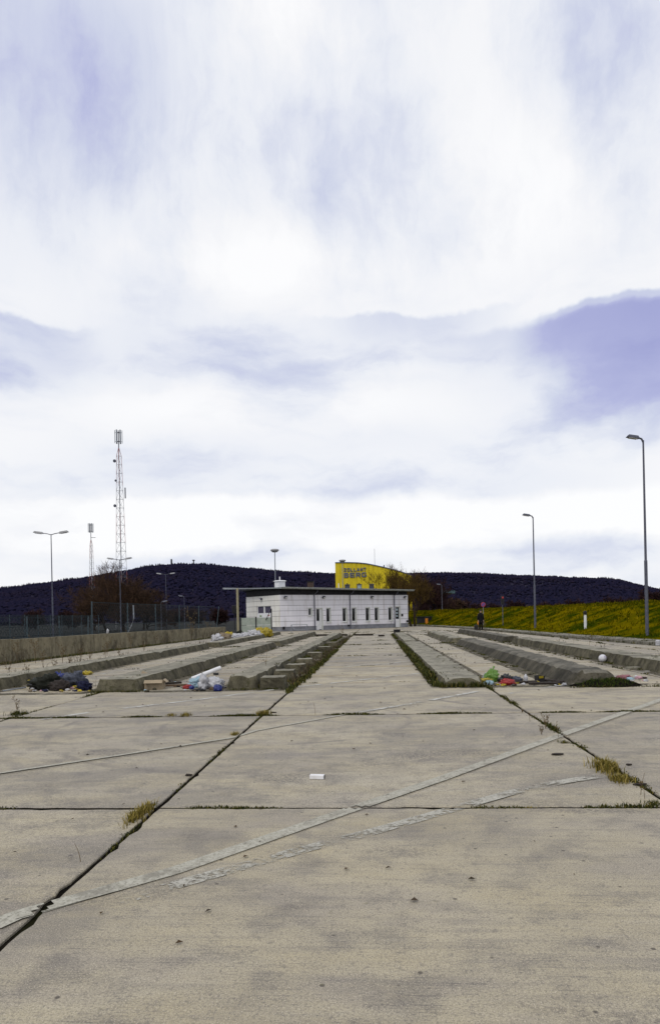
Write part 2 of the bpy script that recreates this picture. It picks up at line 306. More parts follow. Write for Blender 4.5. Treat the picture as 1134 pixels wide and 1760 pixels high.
# ------------------------------------------------------------------ mesh helpers
class MB:
    def __init__(s): s.v = []; s.f = []; s.x = Matrix.Identity(4)
    def add(s, vs, fs):
        o = len(s.v); s.v += [s.x @ Vector(v) for v in vs]; s.f += [tuple(i+o for i in f) for f in fs]; return s
    def box(s, c, d, rz=0.0, rx=0.0, ry=0.0, taper=1.0):
        r = Matrix.Rotation(rz, 3, 'Z') @ Matrix.Rotation(ry, 3, 'Y') @ Matrix.Rotation(rx, 3, 'X'); c = Vector(c); vs = []
        for z in (-.5, .5):
            k = taper if z > 0 else 1
            for x, y in ((-.5, -.5), (.5, -.5), (.5, .5), (-.5, .5)): vs.append(c + r @ Vector((x*d[0]*k, y*d[1]*k, z*d[2])))
        return s.add(vs, [(3, 2, 1, 0), (4, 5, 6, 7), (0, 1, 5, 4), (1, 2, 6, 5), (2, 3, 7, 6), (3, 0, 4, 7)])
    def bbox(s, c, d, b=.02, rz=0.0):       # box with chamfered vertical edges and top
        hx, hy = d[0]/2, d[1]/2; r = Matrix.Rotation(rz, 3, 'Z'); c = Vector(c)
        def ring(i, z):
            x, y = hx-i, hy-i; q = min(b, x*.5, y*.5)
            return [c + r @ Vector(p) for p in ((-x+q, -y, z), (x-q, -y, z), (x, -y+q, z), (x, y-q, z), (x-q, y, z), (-x+q, y, z), (-x, y-q, z), (-x, -y+q, z))]
        z0, z1 = -d[2]/2, d[2]/2
        vs = ring(0, z0)+ring(0, z1-b)+ring(b, z1); fs = [tuple(range(7, -1, -1)), tuple(range(16, 24))]
        for k in (0, 8):
            for i in range(8): j = (i+1) % 8; fs.append((k+i, k+j, k+8+j, k+8+i))
        return s.add(vs, fs)
    def tube(s, pts, rad, n=6, cap=True):
        pts = [Vector(p) for p in pts]; rad = [rad]*len(pts) if not hasattr(rad, '__len__') else rad
        vs = []; fs = []
        for i, p in enumerate(pts):
            t = (pts[min(i+1, len(pts)-1)]-pts[max(i-1, 0)])
            t = t.normalized() if t.length > 1e-9 else Vector((0, 0, 1))
            a = t.cross(Vector((0, 0, 1)) if abs(t.z) < .9 else Vector((1, 0, 0))).normalized(); b = t.cross(a)
            for k in range(n):
                q = 2*pi*k/n; vs.append(p + (a*cos(q)+b*sin(q))*rad[i])
        for i in range(len(pts)-1):
            for k in range(n):
                j = (k+1) % n; fs.append((i*n+k, i*n+j, (i+1)*n+j, (i+1)*n+k))
        if cap: fs += [tuple(range(n-1, -1, -1)), tuple(range((len(pts)-1)*n, len(pts)*n))]
        return s.add(vs, fs)
    def lathe(s, prof, n=16, c=(0, 0, 0)):
        c = Vector(c); vs = []; fs = []
        for r, z in prof:
            for k in range(n): vs.append(c+Vector((r*cos(2*pi*k/n), r*sin(2*pi*k/n), z)))
        for i in range(len(prof)-1):
            for k in range(n):
                j = (k+1) % n; fs.append((i*n+k, i*n+j, (i+1)*n+j, (i+1)*n+k))
        fs += [tuple(range(n-1, -1, -1)), tuple(range((len(prof)-1)*n, len(prof)*n))]
        return s.add(vs, fs)
    def prism(s, poly, z0, z1):
        n = len(poly); vs = [(x, y, z0) for x, y in poly]+[(x, y, z1) for x, y in poly]
        fs = [tuple(range(n-1, -1, -1)), tuple(range(n, 2*n))]+[(i, (i+1) % n, n+(i+1) % n, n+i) for i in range(n)]
        return s.add(vs, fs)
    def blob(s, c, r, amp=.25, fr=1.6, seed=0, nu=16, nv=10, flat=True, rz=0.0, crease=.0):
        c = Vector(c); vs = []; fs = []; rot = Matrix.Rotation(rz, 3, 'Z'); off = Vector((seed*3.7, seed*1.3, seed*2.1))
        for i in range(nv+1):
            th = pi*i/nv
            for k in range(nu):
                ph = 2*pi*k/nu; d = Vector((sin(th)*cos(ph), sin(th)*sin(ph), cos(th)))
                q = 1 + amp*(noise.noise(d*fr+off)) + amp*.7*noise.noise(d*fr*2.4+off) + crease*(abs(noise.noise(d*fr*3.1+off))*2.2 + abs(noise.noise(d*fr*7+off))*1.1 - .55)
                p = Vector((d.x*r[0]*q, d.y*r[1]*q, d.z*r[2]*q))
                if flat: p.z = max(p.z, -r[2]*.72)
                vs.append(c + rot @ p)
        for i in range(nv):
            for k in range(nu):
                j = (k+1) % nu; fs.append((i*nu+k, (i+1)*nu+k, (i+1)*nu+j, i*nu+j))
        return s.add(vs, fs)
    def build(s, name, m, parent=None, smooth=False, mesh=None):
        me = bpy.data.meshes.new(name); me.from_pydata([tuple(v) for v in s.v], [], s.f); me.validate()
        me.materials.append(m if not isinstance(m, str) else M[m])
        if smooth: me.polygons.foreach_set('use_smooth', [True]*len(me.polygons))
        o = bpy.data.objects.new(name, me); COL.objects.link(o)
        if parent: o.parent = parent
        return o
def tag(o, label=None, cat=None, group=None, kind=None):
    for k, v in (('label', label), ('category', cat), ('group', group), ('kind', kind)):
        if v: o[k] = v
    return o
def thing(name, label, cat, loc=(0, 0, 0), rz=0.0, group=None):
    o = bpy.data.objects.new(name, None); COL.objects.link(o); o.empty_display_size = .2
    o.location = loc; o.rotation_euler = (0, 0, rz); return tag(o, label, cat, group)
def struct(o): return tag(o, kind='structure')
def kids(o): return [c for c in COL.objects if c.parent == o]
def copy_tree(o, parent=None):
    c = o.copy(); COL.objects.link(c)
    if parent: c.parent = parent
    for ch in kids(o): copy_tree(ch, c)
    return c
def place(o, loc, rz=0.0, sc=None):
    o.location = loc; o.rotation_euler = (0, 0, rz)
    if sc: o.scale = (sc, sc, sc) if not hasattr(sc, '__len__') else sc
    return o
def single(mb, name, m, loc, label, cat, rz=0.0, group=None, smooth=False):
    o = mb.build(name, m, None, smooth); place(o, loc, rz); return tag(o, label, cat, group)
def interp(tab, x):
    if x <= tab[0][0]: return tab[0][1]
    for (a, b), (c, d) in zip(tab, tab[1:]):
        if x <= c: return b+(d-b)*(x-a)/(c-a)
    return tab[-1][1]
def sstep(t): t = max(0, min(1, t)); return t*t*(3-2*t)

# ------------------------------------------------------------------ ground, hills
mb = MB()
rings = [0, 60, 120, 250, 500, 1000, 2500, 6500]; nseg = 64; vs = [(0, 40, -.25)]; fs = []
for r in rings[1:]:
    for k in range(nseg): vs.append((r*cos(2*pi*k/nseg), 40+r*sin(2*pi*k/nseg), -.25))
for k in range(nseg): fs.append((0, 1+k, 1+(k+1) % nseg))
for i in range(len(rings)-2):
    for k in range(nseg):
        a = 1+i*nseg+k; b = 1+i*nseg+(k+1) % nseg; fs.append((a, a+nseg, b+nseg, b))
mb.add(vs, fs); struct(mb.build('ground', 'earth'))

RIDGE = [(-700, 1040), (-300, 1025), (0, 1010), (60, 1002), (120, 995), (190, 984), (240, 974), (270, 970), (310, 967), (345, 968), (400, 973), (480, 980), (540, 983), (580, 984),
         (640, 986), (720, 984), (800, 983), (880, 987), (960, 990), (1030, 992), (1065, 995), (1095, 1003), (1134, 1012), (1300, 1026), (1600, 1038), (2200, 1044)]
RT = [azel(x, y) for x, y in RIDGE]
def ridge_r(a): return 1750+220*sin(a*3+.6)+120*sin(a*9)
def hill_z(a, r):
    R = ridge_r(a); H = HC + R*tan(interp(RT, a)) - 7.5
    und = noise.noise(Vector((sin(a)*r*.0042, cos(a)*r*.0042, 3.3)))
    t = (r-430)/(R-430)
    if t <= 1: return -1.0 + max(0, H*(sstep(t)*.45+.55*max(0, t)**1.35))*(1+.16*und*(1-max(0, t)**4))
    return max(-1, H*(1-sstep((r-R)/900)))
mb = MB(); na, nr = 220, 44; vs = []; fs = []
for i in range(na+1):
    a = radians(-68+136*i/na); R = ridge_r(a)
    for j in range(nr+1):
        r = 430+(R-430)*j/34 if j <= 34 else R+900*(j-34)/(nr-34)
        vs.append((sin(a)*r, cos(a)*r, hill_z(a, r)))
for i in range(na):
    for j in range(nr):
        q = i*(nr+1)+j; fs.append((q, q+1, q+nr+2, q+nr+1))
mb.add(vs, fs); struct(mb.build('hills', 'hill', None, True))
# bare winter wood covering the hills: crowns all the way up, upright stems along the crest
vs = []; fs = []
def crown(x, y, z, w, h):
    o = len(vs); n = 5; q0 = random.random()*6
    vs.append((x, y, z+h))
    for lv, k in ((.62, 1.0), (.2, .7)):
        for i in range(n):
            q = q0+2*pi*i/n; j = w*k*random.uniform(.65, 1.25); vs.append((x+cos(q)*j, y+sin(q)*j, z+h*lv*random.uniform(.85, 1.15)))
    for i in range(n):
        j = (i+1) % n; fs.append((o, o+1+i, o+1+j)); fs.append((o+1+i, o+1+n+i, o+1+n+j, o+1+j))
for _ in range(30000):
    a = radians(random.uniform(-40, 36)); R = ridge_r(a); r = 470+(R+30-470)*random.random()**.8
    k = .55+.45*r/R
    crown(sin(a)*r, cos(a)*r, hill_z(a, r)-1.0, random.uniform(2.6, 4.8)*k, random.uniform(4.5, 9.0)*k)
for _ in range(5200):
    a = radians(random.uniform(-38, 34)); r = ridge_r(a)+random.uniform(-25, 12)
    if noise.noise(Vector((a*60, 2, 1))) < -.28: continue
    h = random.uniform(5, 11.5)*(1+.4*noise.noise(Vector((a*35, 0, 0))))
    crown(sin(a)*r, cos(a)*r, hill_z(a, r)-1, random.uniform(.5, 2.0), h)
mb = MB(); mb.v = [Vector(v) for v in vs]; mb.f = fs
tag(mb.build('hill_wood', 'wood'), kind='stuff')

# ------------------------------------------------------------------ concrete pavement of single slabs
XE = [-13.77, -9.77, -5.77, -1.77, 2.235, 6.235, 10.235, 14.235]
YE = [.30-4.93 + 4.93*i for i in range(20)]
mb = MB(); mb.add([(-14.6, -5, -.022), (14.6, -5, -.022), (14.6, 90, -.022), (-14.6, 90, -.022)], [(0, 1, 2, 3)])
soil = struct(mb.build('joint_soil', 'soil'))
mb = MB()
for y in [.30-4.93 + 4.93*i for i in range(20)]:
    for k in range(70):
        xa, xb = -14+.4*k, -13.6+.4*k
        mb.add([(xa, y-.034, -.008), (xb, y-.034, -.008), (xb, y+.034, -.008), (xa, y+.034, -.008)], [(0, 1, 2, 3)])
struct(mb.build('joint_filler', 'soil'))
pav = bpy.data.objects.new('concrete_pavement', None); COL.objects.link(pav); struct(pav)
def slab_mesh(w_, l_, seed, fine):
    rnd = random.Random(seed); pts = []
    def edge(ax, ay, bx, by):
        L = hypot(bx-ax, by-ay); n = max(2, int(L/(.09 if fine else .8))); nx, ny = (by-ay)/L, -(bx-ax)/L
        for i in range(n):
            t = i/n; j = noise.noise(Vector((ax*2+t*L*1.1, ay*2+seed*5, seed*2)))*.009 + noise.noise(Vector((ax*2+t*L*9, ay*2+seed, 4)))*.014
            j = -abs(j)
            if rnd.random() < .07: j -= rnd.uniform(.008, .03)
            if i == 0: j = -.006
            pts.append((ax+(bx-ax)*t+nx*j, ay+(by-ay)*t+ny*j))
    edge(0, 0, w_, 0); edge(w_, 0, w_, l_); edge(w_, l_, 0, l_); edge(0, l_, 0, 0)
    n = len(pts); cx, cy = w_/2, l_/2
    ins = [(x+(cx-x)*.004, y+(cy-y)*.004) for x, y in pts]
    b = MB(); b.add([(x, y, 0) for x, y in ins]+[(x, y, -.006) for x, y in pts]+[(x, y, -.12) for x, y in pts],
          [tuple(range(n))]+[(n+i, n+(i+1) % n, (i+1) % n, i) for i in range(n)]+[(2*n+i, 2*n+(i+1) % n, n+(i+1) % n, n+i) for i in range(n)])
    return b
shared = {}
for c in range(7):
    gx0 = .019; gx1 = .019
    for r in range(len(YE)-1):
        x0, x1, y0, y1 = XE[c]+gx0, XE[c+1]-gx1, YE[r]+.017, YE[r+1]-.017
        fine = y0 < 14 and -10 < x0 < 7
        key = (c*100+r) if fine else ('far', r % 3)
        if key not in shared:
            b = slab_mesh(x1-x0, y1-y0, c*17+r*3+1, fine); o = b.build('slab', 'slab', pav); shared[key] = o.data
        else:
            o = bpy.data.objects.new('slab', shared[key]); COL.objects.link(o); o.parent = pav
        o.location = (x0, y0, -random.uniform(0, .005))

# painted markings: worn diagonal stripes, cut where they cross an open joint
def strip(pts, w0, name, m, z=.004, gaps=()):
    P = [Vector((p.x, p.y, 0)) for p in (gp(*q) for q in pts)]
    L = [0]
    for a, b in zip(P, P[1:]): L.append(L[-1]+(b-a).length)
    tot = L[-1]; n = max(4, int(tot/.04)); b = MB()
    def at(s):
        for i in range(len(P)-1):
            if s <= L[i+1]+1e-6:
                t = (s-L[i])/(L[i+1]-L[i]); d = (P[i+1]-P[i]).normalized(); return P[i].lerp(P[i+1], t), d
        return P[-1], (P[-1]-P[-2]).normalized()
    for i in range(n):
        s0, s1 = tot*i/n, tot*(i+1)/n
        if any(g0 < s0/tot < g1 for g0, g1 in gaps): continue
        (p, d), (q, e) = at(s0), at(s1); up_ = Vector((0, 0, z))
        a, c = Vector((-d.y, d.x, 0))*w0, Vector((-e.y, e.x, 0))*w0; nw = 6 if w0 > .04 else 1
        for k in range(nw):
            u, v = k/nw-.5, (k+1)/nw-.5; mid = (p+a*(u+v)/2+q+c*(u+v)/2)/2
            if any(abs(mid.x-x) < .022 for x in XE) or any(abs(mid.y-y) < .03 for y in YE): continue
            b.add([p+a*u+up_, q+c*u+up_, q+c*v+up_, p+a*v+up_], [(3, 2, 1, 0)] if (a.x*(q-p).y-a.y*(q-p).x) > 0 else [(0, 1, 2, 3)])
    return struct(b.build(name, m))
strip([(-12, 1592), (28, 1574), (300, 1497), (567, 1404), (760, 1338), (940, 1272), (1134, 1203), (1240, 1170)], .125, 'road_marking', 'strip')
strip([(28, 1581), (300, 1506), (567, 1412), (760, 1345), (940, 1279), (1134, 1208)], .0045, 'marking_edge_crack', 'soil', .005)
strip([(200, 1550), (515, 1462), (640, 1430), (760, 1396), (880, 1362), (960, 1345), (1035, 1333)], .12, 'road_marking', 'paint_worn')
strip([(-120, 1350), (0, 1329), (220, 1296), (400, 1268), (440, 1256), (600, 1227)], .06, 'road_marking', 'strip')
strip([(0, 1332), (220, 1299), (400, 1271)], .012, 'marking_edge_crack', 'soil', .005)
strip([(604, 1226.2), (700, 1211), (822, 1188)], .12, 'road_marking', 'paint', .004, ((.46, .54),))
strip([(70, 1237), (165, 1223), (330, 1204), (480, 1184)], .12, 'road_marking', 'paint', .004, ((.16, .24),))
strip([(500, 1182), (600, 1171), (740, 1155)], .12, 'road_marking', 'paint')
strip([(585, 1147), (680, 1139), (738, 1132)], .12, 'road_marking', 'paint')
strip([(270, 1150), (330, 1141), (380, 1135)], .12, 'road_marking', 'paint_faint')
strip([(150, 1163), (260, 1143)], .12, 'road_marking', 'paint_faint')
strip([(845, 1196), (870, 1193), (1134, 1150)], .12, 'road_marking', 'paint_faint')

# ------------------------------------------------------------------ lane islands
def island(x0, x1, y0, y1, h, sl, m, label, seed, rnd=.15, rough=.012, mossy=None):
    xs = [0, .35, .7, 1.0]; W = x1-x0; nx = [0, sl*.35, sl*.7, sl, sl*1.35]; mid = W-2*sl*1.35
    X = nx + [sl*1.35+mid*k/4 for k in (1, 2, 3)] + [W-v for v in reversed(nx)]
    Ys = [0, sl*.35, sl*.7, sl, sl*1.4]; L = y1-y0; y = sl*1.4
    while y < L-sl*1.4-.3: y += .20+.010*y; Ys.append(min(y, L-sl*1.4))
    Ys += [L-sl, L-sl*.6, L]
    b = MB(); vs = []; fs = []
    for yy in Ys:
        for xx in X:
            dx = min(xx, W-xx); dy = min(yy, L-yy)
            if dx < rnd and dy < rnd: e = max(0, rnd-hypot(rnd-dx, rnd-dy))
            else: e = min(dx, dy)
            p = Vector((x0+xx, y0+yy, 0)); k = min(1, e/sl); z = h*(k if sl < .2 else sstep(k)**.8)
            q = p*1.0+Vector((seed*7, 0, 0))
            z += (noise.noise(q*2.2)*rough + noise.noise(q*6.5)*rough*.7)*k - (.03 if e <= 0 else 0)
            if .2 < k <= 1: z -= h*.9*max(0, noise.noise(q*1.9+Vector((0, 5, seed)))-.30)*(.7 if e < sl*1.5 else .2) + max(0, noise.noise(q*5+Vector((3, 0, seed)))-.3)*.10*(e < sl*1.5)
            jx = noise.noise(q*1.6+Vector((0, 0, 9)))*rough*1.2; jy = noise.noise(q*2.7+Vector((0, 0, 19)))*rough*1.3
            vs.append((xx-W/2+jx, yy+jy, z))
    n = len(X)
    for j in range(len(Ys)-1):
        for i in range(n-1): fs.append((j*n+i, j*n+i+1, (j+1)*n+i+1, (j+1)*n+i))
    b.add(vs, fs); o = b.build('lane_island', m, None, False)
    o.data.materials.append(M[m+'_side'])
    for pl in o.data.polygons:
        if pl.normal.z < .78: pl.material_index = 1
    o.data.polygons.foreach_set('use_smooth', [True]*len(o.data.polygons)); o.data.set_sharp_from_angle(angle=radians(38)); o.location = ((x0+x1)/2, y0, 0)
    return tag(o, label, 'traffic island', 'raised concrete islands between the lanes')
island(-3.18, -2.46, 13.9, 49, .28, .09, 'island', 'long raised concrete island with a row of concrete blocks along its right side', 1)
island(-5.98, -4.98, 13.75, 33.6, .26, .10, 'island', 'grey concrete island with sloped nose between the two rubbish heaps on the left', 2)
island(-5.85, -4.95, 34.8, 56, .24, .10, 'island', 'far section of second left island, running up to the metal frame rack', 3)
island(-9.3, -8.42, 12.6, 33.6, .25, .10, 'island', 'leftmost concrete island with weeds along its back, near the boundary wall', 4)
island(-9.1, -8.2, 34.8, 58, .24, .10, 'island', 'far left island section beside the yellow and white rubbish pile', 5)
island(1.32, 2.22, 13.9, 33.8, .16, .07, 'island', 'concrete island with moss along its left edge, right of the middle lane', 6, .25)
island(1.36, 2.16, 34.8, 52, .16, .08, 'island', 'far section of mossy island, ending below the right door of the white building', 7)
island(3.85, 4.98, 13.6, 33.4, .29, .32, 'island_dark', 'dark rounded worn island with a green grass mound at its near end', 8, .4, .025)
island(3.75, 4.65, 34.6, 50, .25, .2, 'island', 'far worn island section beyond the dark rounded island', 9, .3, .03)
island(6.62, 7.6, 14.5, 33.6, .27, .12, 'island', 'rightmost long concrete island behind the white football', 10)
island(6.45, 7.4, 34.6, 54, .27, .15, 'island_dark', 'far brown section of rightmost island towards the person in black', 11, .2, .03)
# the blocks that once carried the booths
BL = [(-2.19, 14.15, .56, .62, .25), (-2.2, 16.0, .54, .6, .24), (-2.16, 17.9, .56, .62, .24), (-2.18, 20.4, .55, .6, .23), (-2.2, 24.0, .6, .62, .22), (-2.18, 28.4, .6, .65, .22), (-2.2, 33.2, .62, .7, .22)]
bl_lab = ['nearest concrete block beside the left island nose, with crumbled front', 'second nearest concrete block along the left island, mossy side', 'third nearest concrete block along the left island', 'middle concrete block of the row along the left island',
          'third farthest concrete block along the left island, small and grey', 'second farthest concrete block along the left island', 'farthest concrete block of the row, half overgrown by weeds']
for i, (x, y, w_, d_, h_) in enumerate(BL):
    b = MB(); n = 5; vs = []; fs = []
    me = bmesh.new(); bmesh.ops.create_cube(me, size=1.0); bmesh.ops.subdivide_edges(me, edges=me.edges[:], cuts=4, use_grid_fill=True)
    for v in me.verts:
        q = Vector((v.co.x*w_, v.co.y*d_, v.co.z*h_)); k = 1-.16*(v.co.z+.5)
        q.x *= k; q.y *= k; nn = noise.noise(q*7+Vector((i*5, 0, 0)))*.035+noise.noise(q*18+Vector((i*5, 4, 0)))*.018
        v.co = q + q.normalized()*nn + Vector((0, 0, h_/2-.01))
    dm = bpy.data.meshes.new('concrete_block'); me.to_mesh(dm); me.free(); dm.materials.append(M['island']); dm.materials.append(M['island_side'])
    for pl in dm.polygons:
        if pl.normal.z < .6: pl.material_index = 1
    o = bpy.data.objects.new('concrete_block', dm); COL.objects.link(o); o.location = (x, y, 0); o.rotation_euler = (0, 0, random.uniform(-.06, .06))
    tag(o, bl_lab[i], 'concrete block', 'concrete blocks along the left island')

# ------------------------------------------------------------------ right verge and grass bank
EDGE = [(14.6, -12), (13.9, 5), (13.0, 15), (11.85, 27.7), (10.95, 38), (10.25, 47), (9.5, 59), (8.2, 71), (6.2, 83), (3, 96), (-4, 110), (-16, 124)]
def edge_pts(n=90):
    P = [Vector(p) for p in EDGE]; out = []
    seg = [(P[i+1]-P[i]).length for i in range(len(P)-1)]; T = sum(seg)
    for k in range(n+1):
        s = T*k/n; i = 0
        while i < len(seg)-1 and s > seg[i]: s -= seg[i]; i += 1
        t = s/seg[i]; p0 = P[max(i-1, 0)]; p1 = P[i]; p2 = P[i+1]; p3 = P[min(i+2, len(P)-1)]
        out.append(.5*((2*p1)+(p2-p0)*t+(2*p0-5*p1+4*p2-p3)*t*t+(3*p1-p0-3*p2+p3)*t**3))
    return out
EP = edge_pts(); EN = []
for i in range(len(EP)):
    t = (EP[min(i+1, len(EP)-1)]-EP[max(i-1, 0)]).normalized(); EN.append(Vector((t.y, -t.x)))
PROF = [(1.25, .10), (1.5, .16), (2.2, .26), (3.0, .55), (4.2, 1.0), (5.6, 1.5), (7.0, 1.85), (8.5, 2.0), (12, 2.0), (17, 1.9), (26, .6), (36, -.3)]
def bank_z(off): return interp(PROF, off)
def bank_pt(px, off, dz=0.0):       # ground point on the bank at a given offset from the kerb, in the direction of photo column px
    d = pray(px, CY); k = atan2(d.x, d.y); best = None
    for i in range(len(EP)-1):
        for t in (0, .25, .5, .75):
            p = EP[i].lerp(EP[i+1], t)+EN[i]*off
            e = abs(atan2(p.x, p.y)-k)
            if best is None or e < best[0]: best = (e, p)
    p = best[1]; return Vector((p.x, p.y, bank_z(off)+dz))
b = MB(); vs = []; fs = []; offs = [p[0] for p in PROF]; O2 = []
for a, c in zip(offs, offs[1:]): O2 += [a, (a+c)/2]
O2.append(offs[-1])
for p, n_ in zip(EP, EN):
    for o_ in O2:
        q = p+n_*o_; z = bank_z(o_) + (noise.noise(Vector((q.x*.35, q.y*.35, 0)))*.16+noise.noise(Vector((q.x*1.3, q.y*1.3, 0)))*.05)*min(1, o_/4)
        vs.append((q.x, q.y, z))
nO = len(O2)
for i in range(len(EP)-1):
    for j in range(nO-1): fs.append((i*nO+j, (i+1)*nO+j, (i+1)*nO+j+1, i*nO+j+1))
b.add(vs, fs); struct(b.build('grass_bank', 'grass_sheet', None, True))
verge = bpy.data.objects.new('verge_path', None); COL.objects.link(verge); struct(verge)
for i in range(10, len(EP)-14):
    p, q = EP[i], EP[i+1]; n1, n2 = EN[i], EN[i+1]; d = (q-p); g = .012/d.length
    a0, a1 = p+d*g, q-d*g
    def quadprism(o0, o1, z):
        bb = MB(); bb.prism([tuple(a0+n1*o0), tuple(a0+n1*o1), tuple(a1+n2*o1), tuple(a1+n2*o0)], -.1, z); return bb
    zz = .11+random.uniform(-.012, .012)
    quadprism(0, .16, zz+.012).build('kerbstone', 'verge', verge)
    quadprism(.175, 1.3, zz).build('paving_slab', 'verge', verge)

# grass blades scattered on the bank and tufts elsewhere
def blades(b, x, y, z, n, spread, h, wd=.02, lean=.5):
    for _ in range(n):
        a = random.uniform(0, 2*pi); r = spread*sqrt(random.random()); px, py = x+cos(a)*r, y+sin(a)*r
        hh = h*random.uniform(.45, 1.15); q = random.uniform(0, 2*pi); l = hh*lean*random.uniform(.2, 1.2)
        dx, dy = cos(q), sin(q); ux, uy = -dy*wd/2, dx*wd/2
        m_ = (px+dx*l*.35, py+dy*l*.35, z+hh*.62); t_ = (px+dx*l, py+dy*l, z+hh*.9)
        b.add([(px-ux, py-uy, z-.01), (px+ux, py+uy, z-.01), (m_[0]+ux*.7, m_[1]+uy*.7, m_[2]), (m_[0]-ux*.7, m_[1]-uy*.7, m_[2]), t_], [(0, 1, 2, 3), (3, 2, 4)])
b = MB()
for _ in range(9000):
    i = random.randrange(8, 76); o_ = 1.3+8.5*random.random()**.9; p = EP[i].lerp(EP[i+1], random.random())+EN[i]*o_
    dd = hypot(p.x, p.y); k = .5+.5*noise.noise(Vector((p.x*.5, p.y*.5, 2)))
    if random.random() > .35+k*.6: continue
    blades(b, p.x, p.y, bank_z(o_)+noise.noise(Vector((p.x*.35, p.y*.35, 0)))*.16*min(1, o_/4), 3, .22, .10+.13*k, .03+dd*.0006, .9)
for _ in range(1600):
    i = random.randrange(8, 76); o_ = random.uniform(6.2, 8.6); p = EP[i].lerp(EP[i+1], random.random())+EN[i]*o_
    if noise.noise(Vector((p.x*.3, p.y*.3, 12))) > -.1: blades(b, p.x, p.y, bank_z(o_), 5, .3, random.uniform(.12, .34), .04, .7)
tag(b.build('bank_grass', 'blade'), kind='stuff')

# moss and weeds in the joints and along the islands
b = MB()
def fringe(x0, y0, x1, y1, dens, h, jit, wd=.02, thr=-.1, z=-.02):
    L = hypot(x1-x0, y1-y0)
    for _ in range(int(L*dens)):
        t = random.random(); x, y = x0+(x1-x0)*t, y0+(y1-y0)*t; nn = noise.noise(Vector((x*1.3, y*1.3, 5)))
        if nn < thr: continue
        k = min(1.5, .5+(nn-thr)*1.8)
        blades(b, x+random.uniform(-jit, jit), y+random.uniform(-jit, jit), z, 4, .03+jit*.6, h*k, wd, .9)
for i, x in enumerate(XE[1:-1]):
    fringe(x, 9, x, 16, 26, .035, .02, .012, .12); fringe(x, 16, x, 60, 14, .08, .05, .03, .0)
fringe(XE[4], 5.5, XE[4], 15, 75, .05, .03, .014, -.05); fringe(XE[2], 10, XE[2], 15, 40, .05, .03, .014, -.1)
fringe(XE[3], 3.5, XE[3], 13, 30, .03, .015, .012, .10)
fringe(XE[3], 13, XE[3], 40, 22, .10, .05, .03, -.15)
for i, y in enumerate(YE[2:14]):
    fringe(-9, y, 9, y, 150 if i < 2 else 18, .026+.004*i, .014+.004*i, .010+.003*i, -.12 if i < 2 else .0, -.008)
fringe(-5.8, YE[3], -3.2, YE[3], 60, .04, .02, .012, -.2)
for x, y0, y1, hh, jit in ((1.27, 14, 33, .15, .07), (1.25, 13.9, 33, .12, .08), (1.27, 34.8, 52, .10, .06), (2.3, 14.2, 33, .05, .06), (-2.42, 14, 48, .10, .05), (-1.95, 14.4, 45, .08, .12), (-4.93, 14, 33, .04, .05),
                           (3.8, 14, 33, .05, .06), (6.55, 16, 33, .05, .05), (7.7, 14.5, 54, .14, .10), (5.05, 14, 50, .06, .05), (-9.35, 14, 58, .16, .12), (-3.22, 14, 40, .03, .04)):
    fringe(x, y0, x, y1, 34, hh, jit, .025, -.12)
for x0, x1, y in ((1.35, 2.3, 13.85), (-6.0, -4.9, 13.7), (-3.1, -2.0, 13.8), (3.8, 7.0, 13.4)):
    fringe(x0, y, x1, y, 70, .05, .05, .014, -.4)
fringe(-9.4, 34.2, 8, 34.2, 20, .10, .15, .03, .0)
fringe(1.24, 13.9, 1.24, 33, 70, .12, .07, .03, -.7, 0); fringe(1.3, 13.75, 2.25, 13.75, 60, .09, .05, .02, -.7, 0); fringe(-2.42, 14, -2.42, 40, 30, .12, .05, .03, -.5, 0); fringe(-1.72, 14.5, -1.72, 30, 16, .08, .06, .025, -.3, 0)
tag(b.build('joint_moss', 'moss'), kind='stuff')
b = MB()
for y in [14+.1*i for i in range(430)]:
    x = interp([(0, -14.15), (24.8, -13.75), (57, -12.75)], y)+.12
    for _ in range(2 if y < 40 else 1):
        k = .6+.9*max(0, noise.noise(Vector((y*.5, 1, 0)))+.3); blades(b, x+random.uniform(0, .45), y+random.uniform(0, .3), 0, 5, .15, .12*k, .02, .9)
for i, (x, y) in enumerate([(p.x-n_.x*.05, p.y-n_.y*.05) for p, n_ in zip(EP[14:70], EN[14:70])]):
    for _ in range(7): blades(b, x+random.uniform(-.15, .2), y+random.uniform(-.9, .9), 0, 5, .15, .10, .03, .9)
for i in range(14, 70):
    for _ in range(5):
        p = EP[i].lerp(EP[i+1], random.random())+EN[i]*random.uniform(.1, 1.3)
        if noise.noise(Vector((p.x*.6, p.y*.6, 7))) > -.05: blades(b, p.x, p.y, .1, 8, .3, .09, .035, .9)
tag(b.build('edge_weeds', 'moss'), kind='stuff')
b = MB()
def stalks(x, y, n, h, sp):
    for _ in range(n):
        px_, py_ = x+random.uniform(-sp, sp), y+random.uniform(-sp, sp); hh = h*random.uniform(.4, 1.2); lx, ly = random.uniform(-.25, .25)*hh, random.uniform(-.25, .25)*hh
        b.tube([(px_, py_, -.02), (px_+lx*.4, py_+ly*.4, hh*.55), (px_+lx, py_+ly, hh)], [.006, .005, .003], 3, False)
        for _k in range(random.randint(0, 4)):
            t = random.uniform(.4, 1); q = (px_+lx*t, py_+ly*t, hh*t); d = (random.uniform(-.15, .15)*h, random.uniform(-.15, .15)*h, random.uniform(.03, .18)*h); b.tube([q, (q[0]+d[0], q[1]+d[1], q[2]+d[2])], [.005, .004], 3, False)
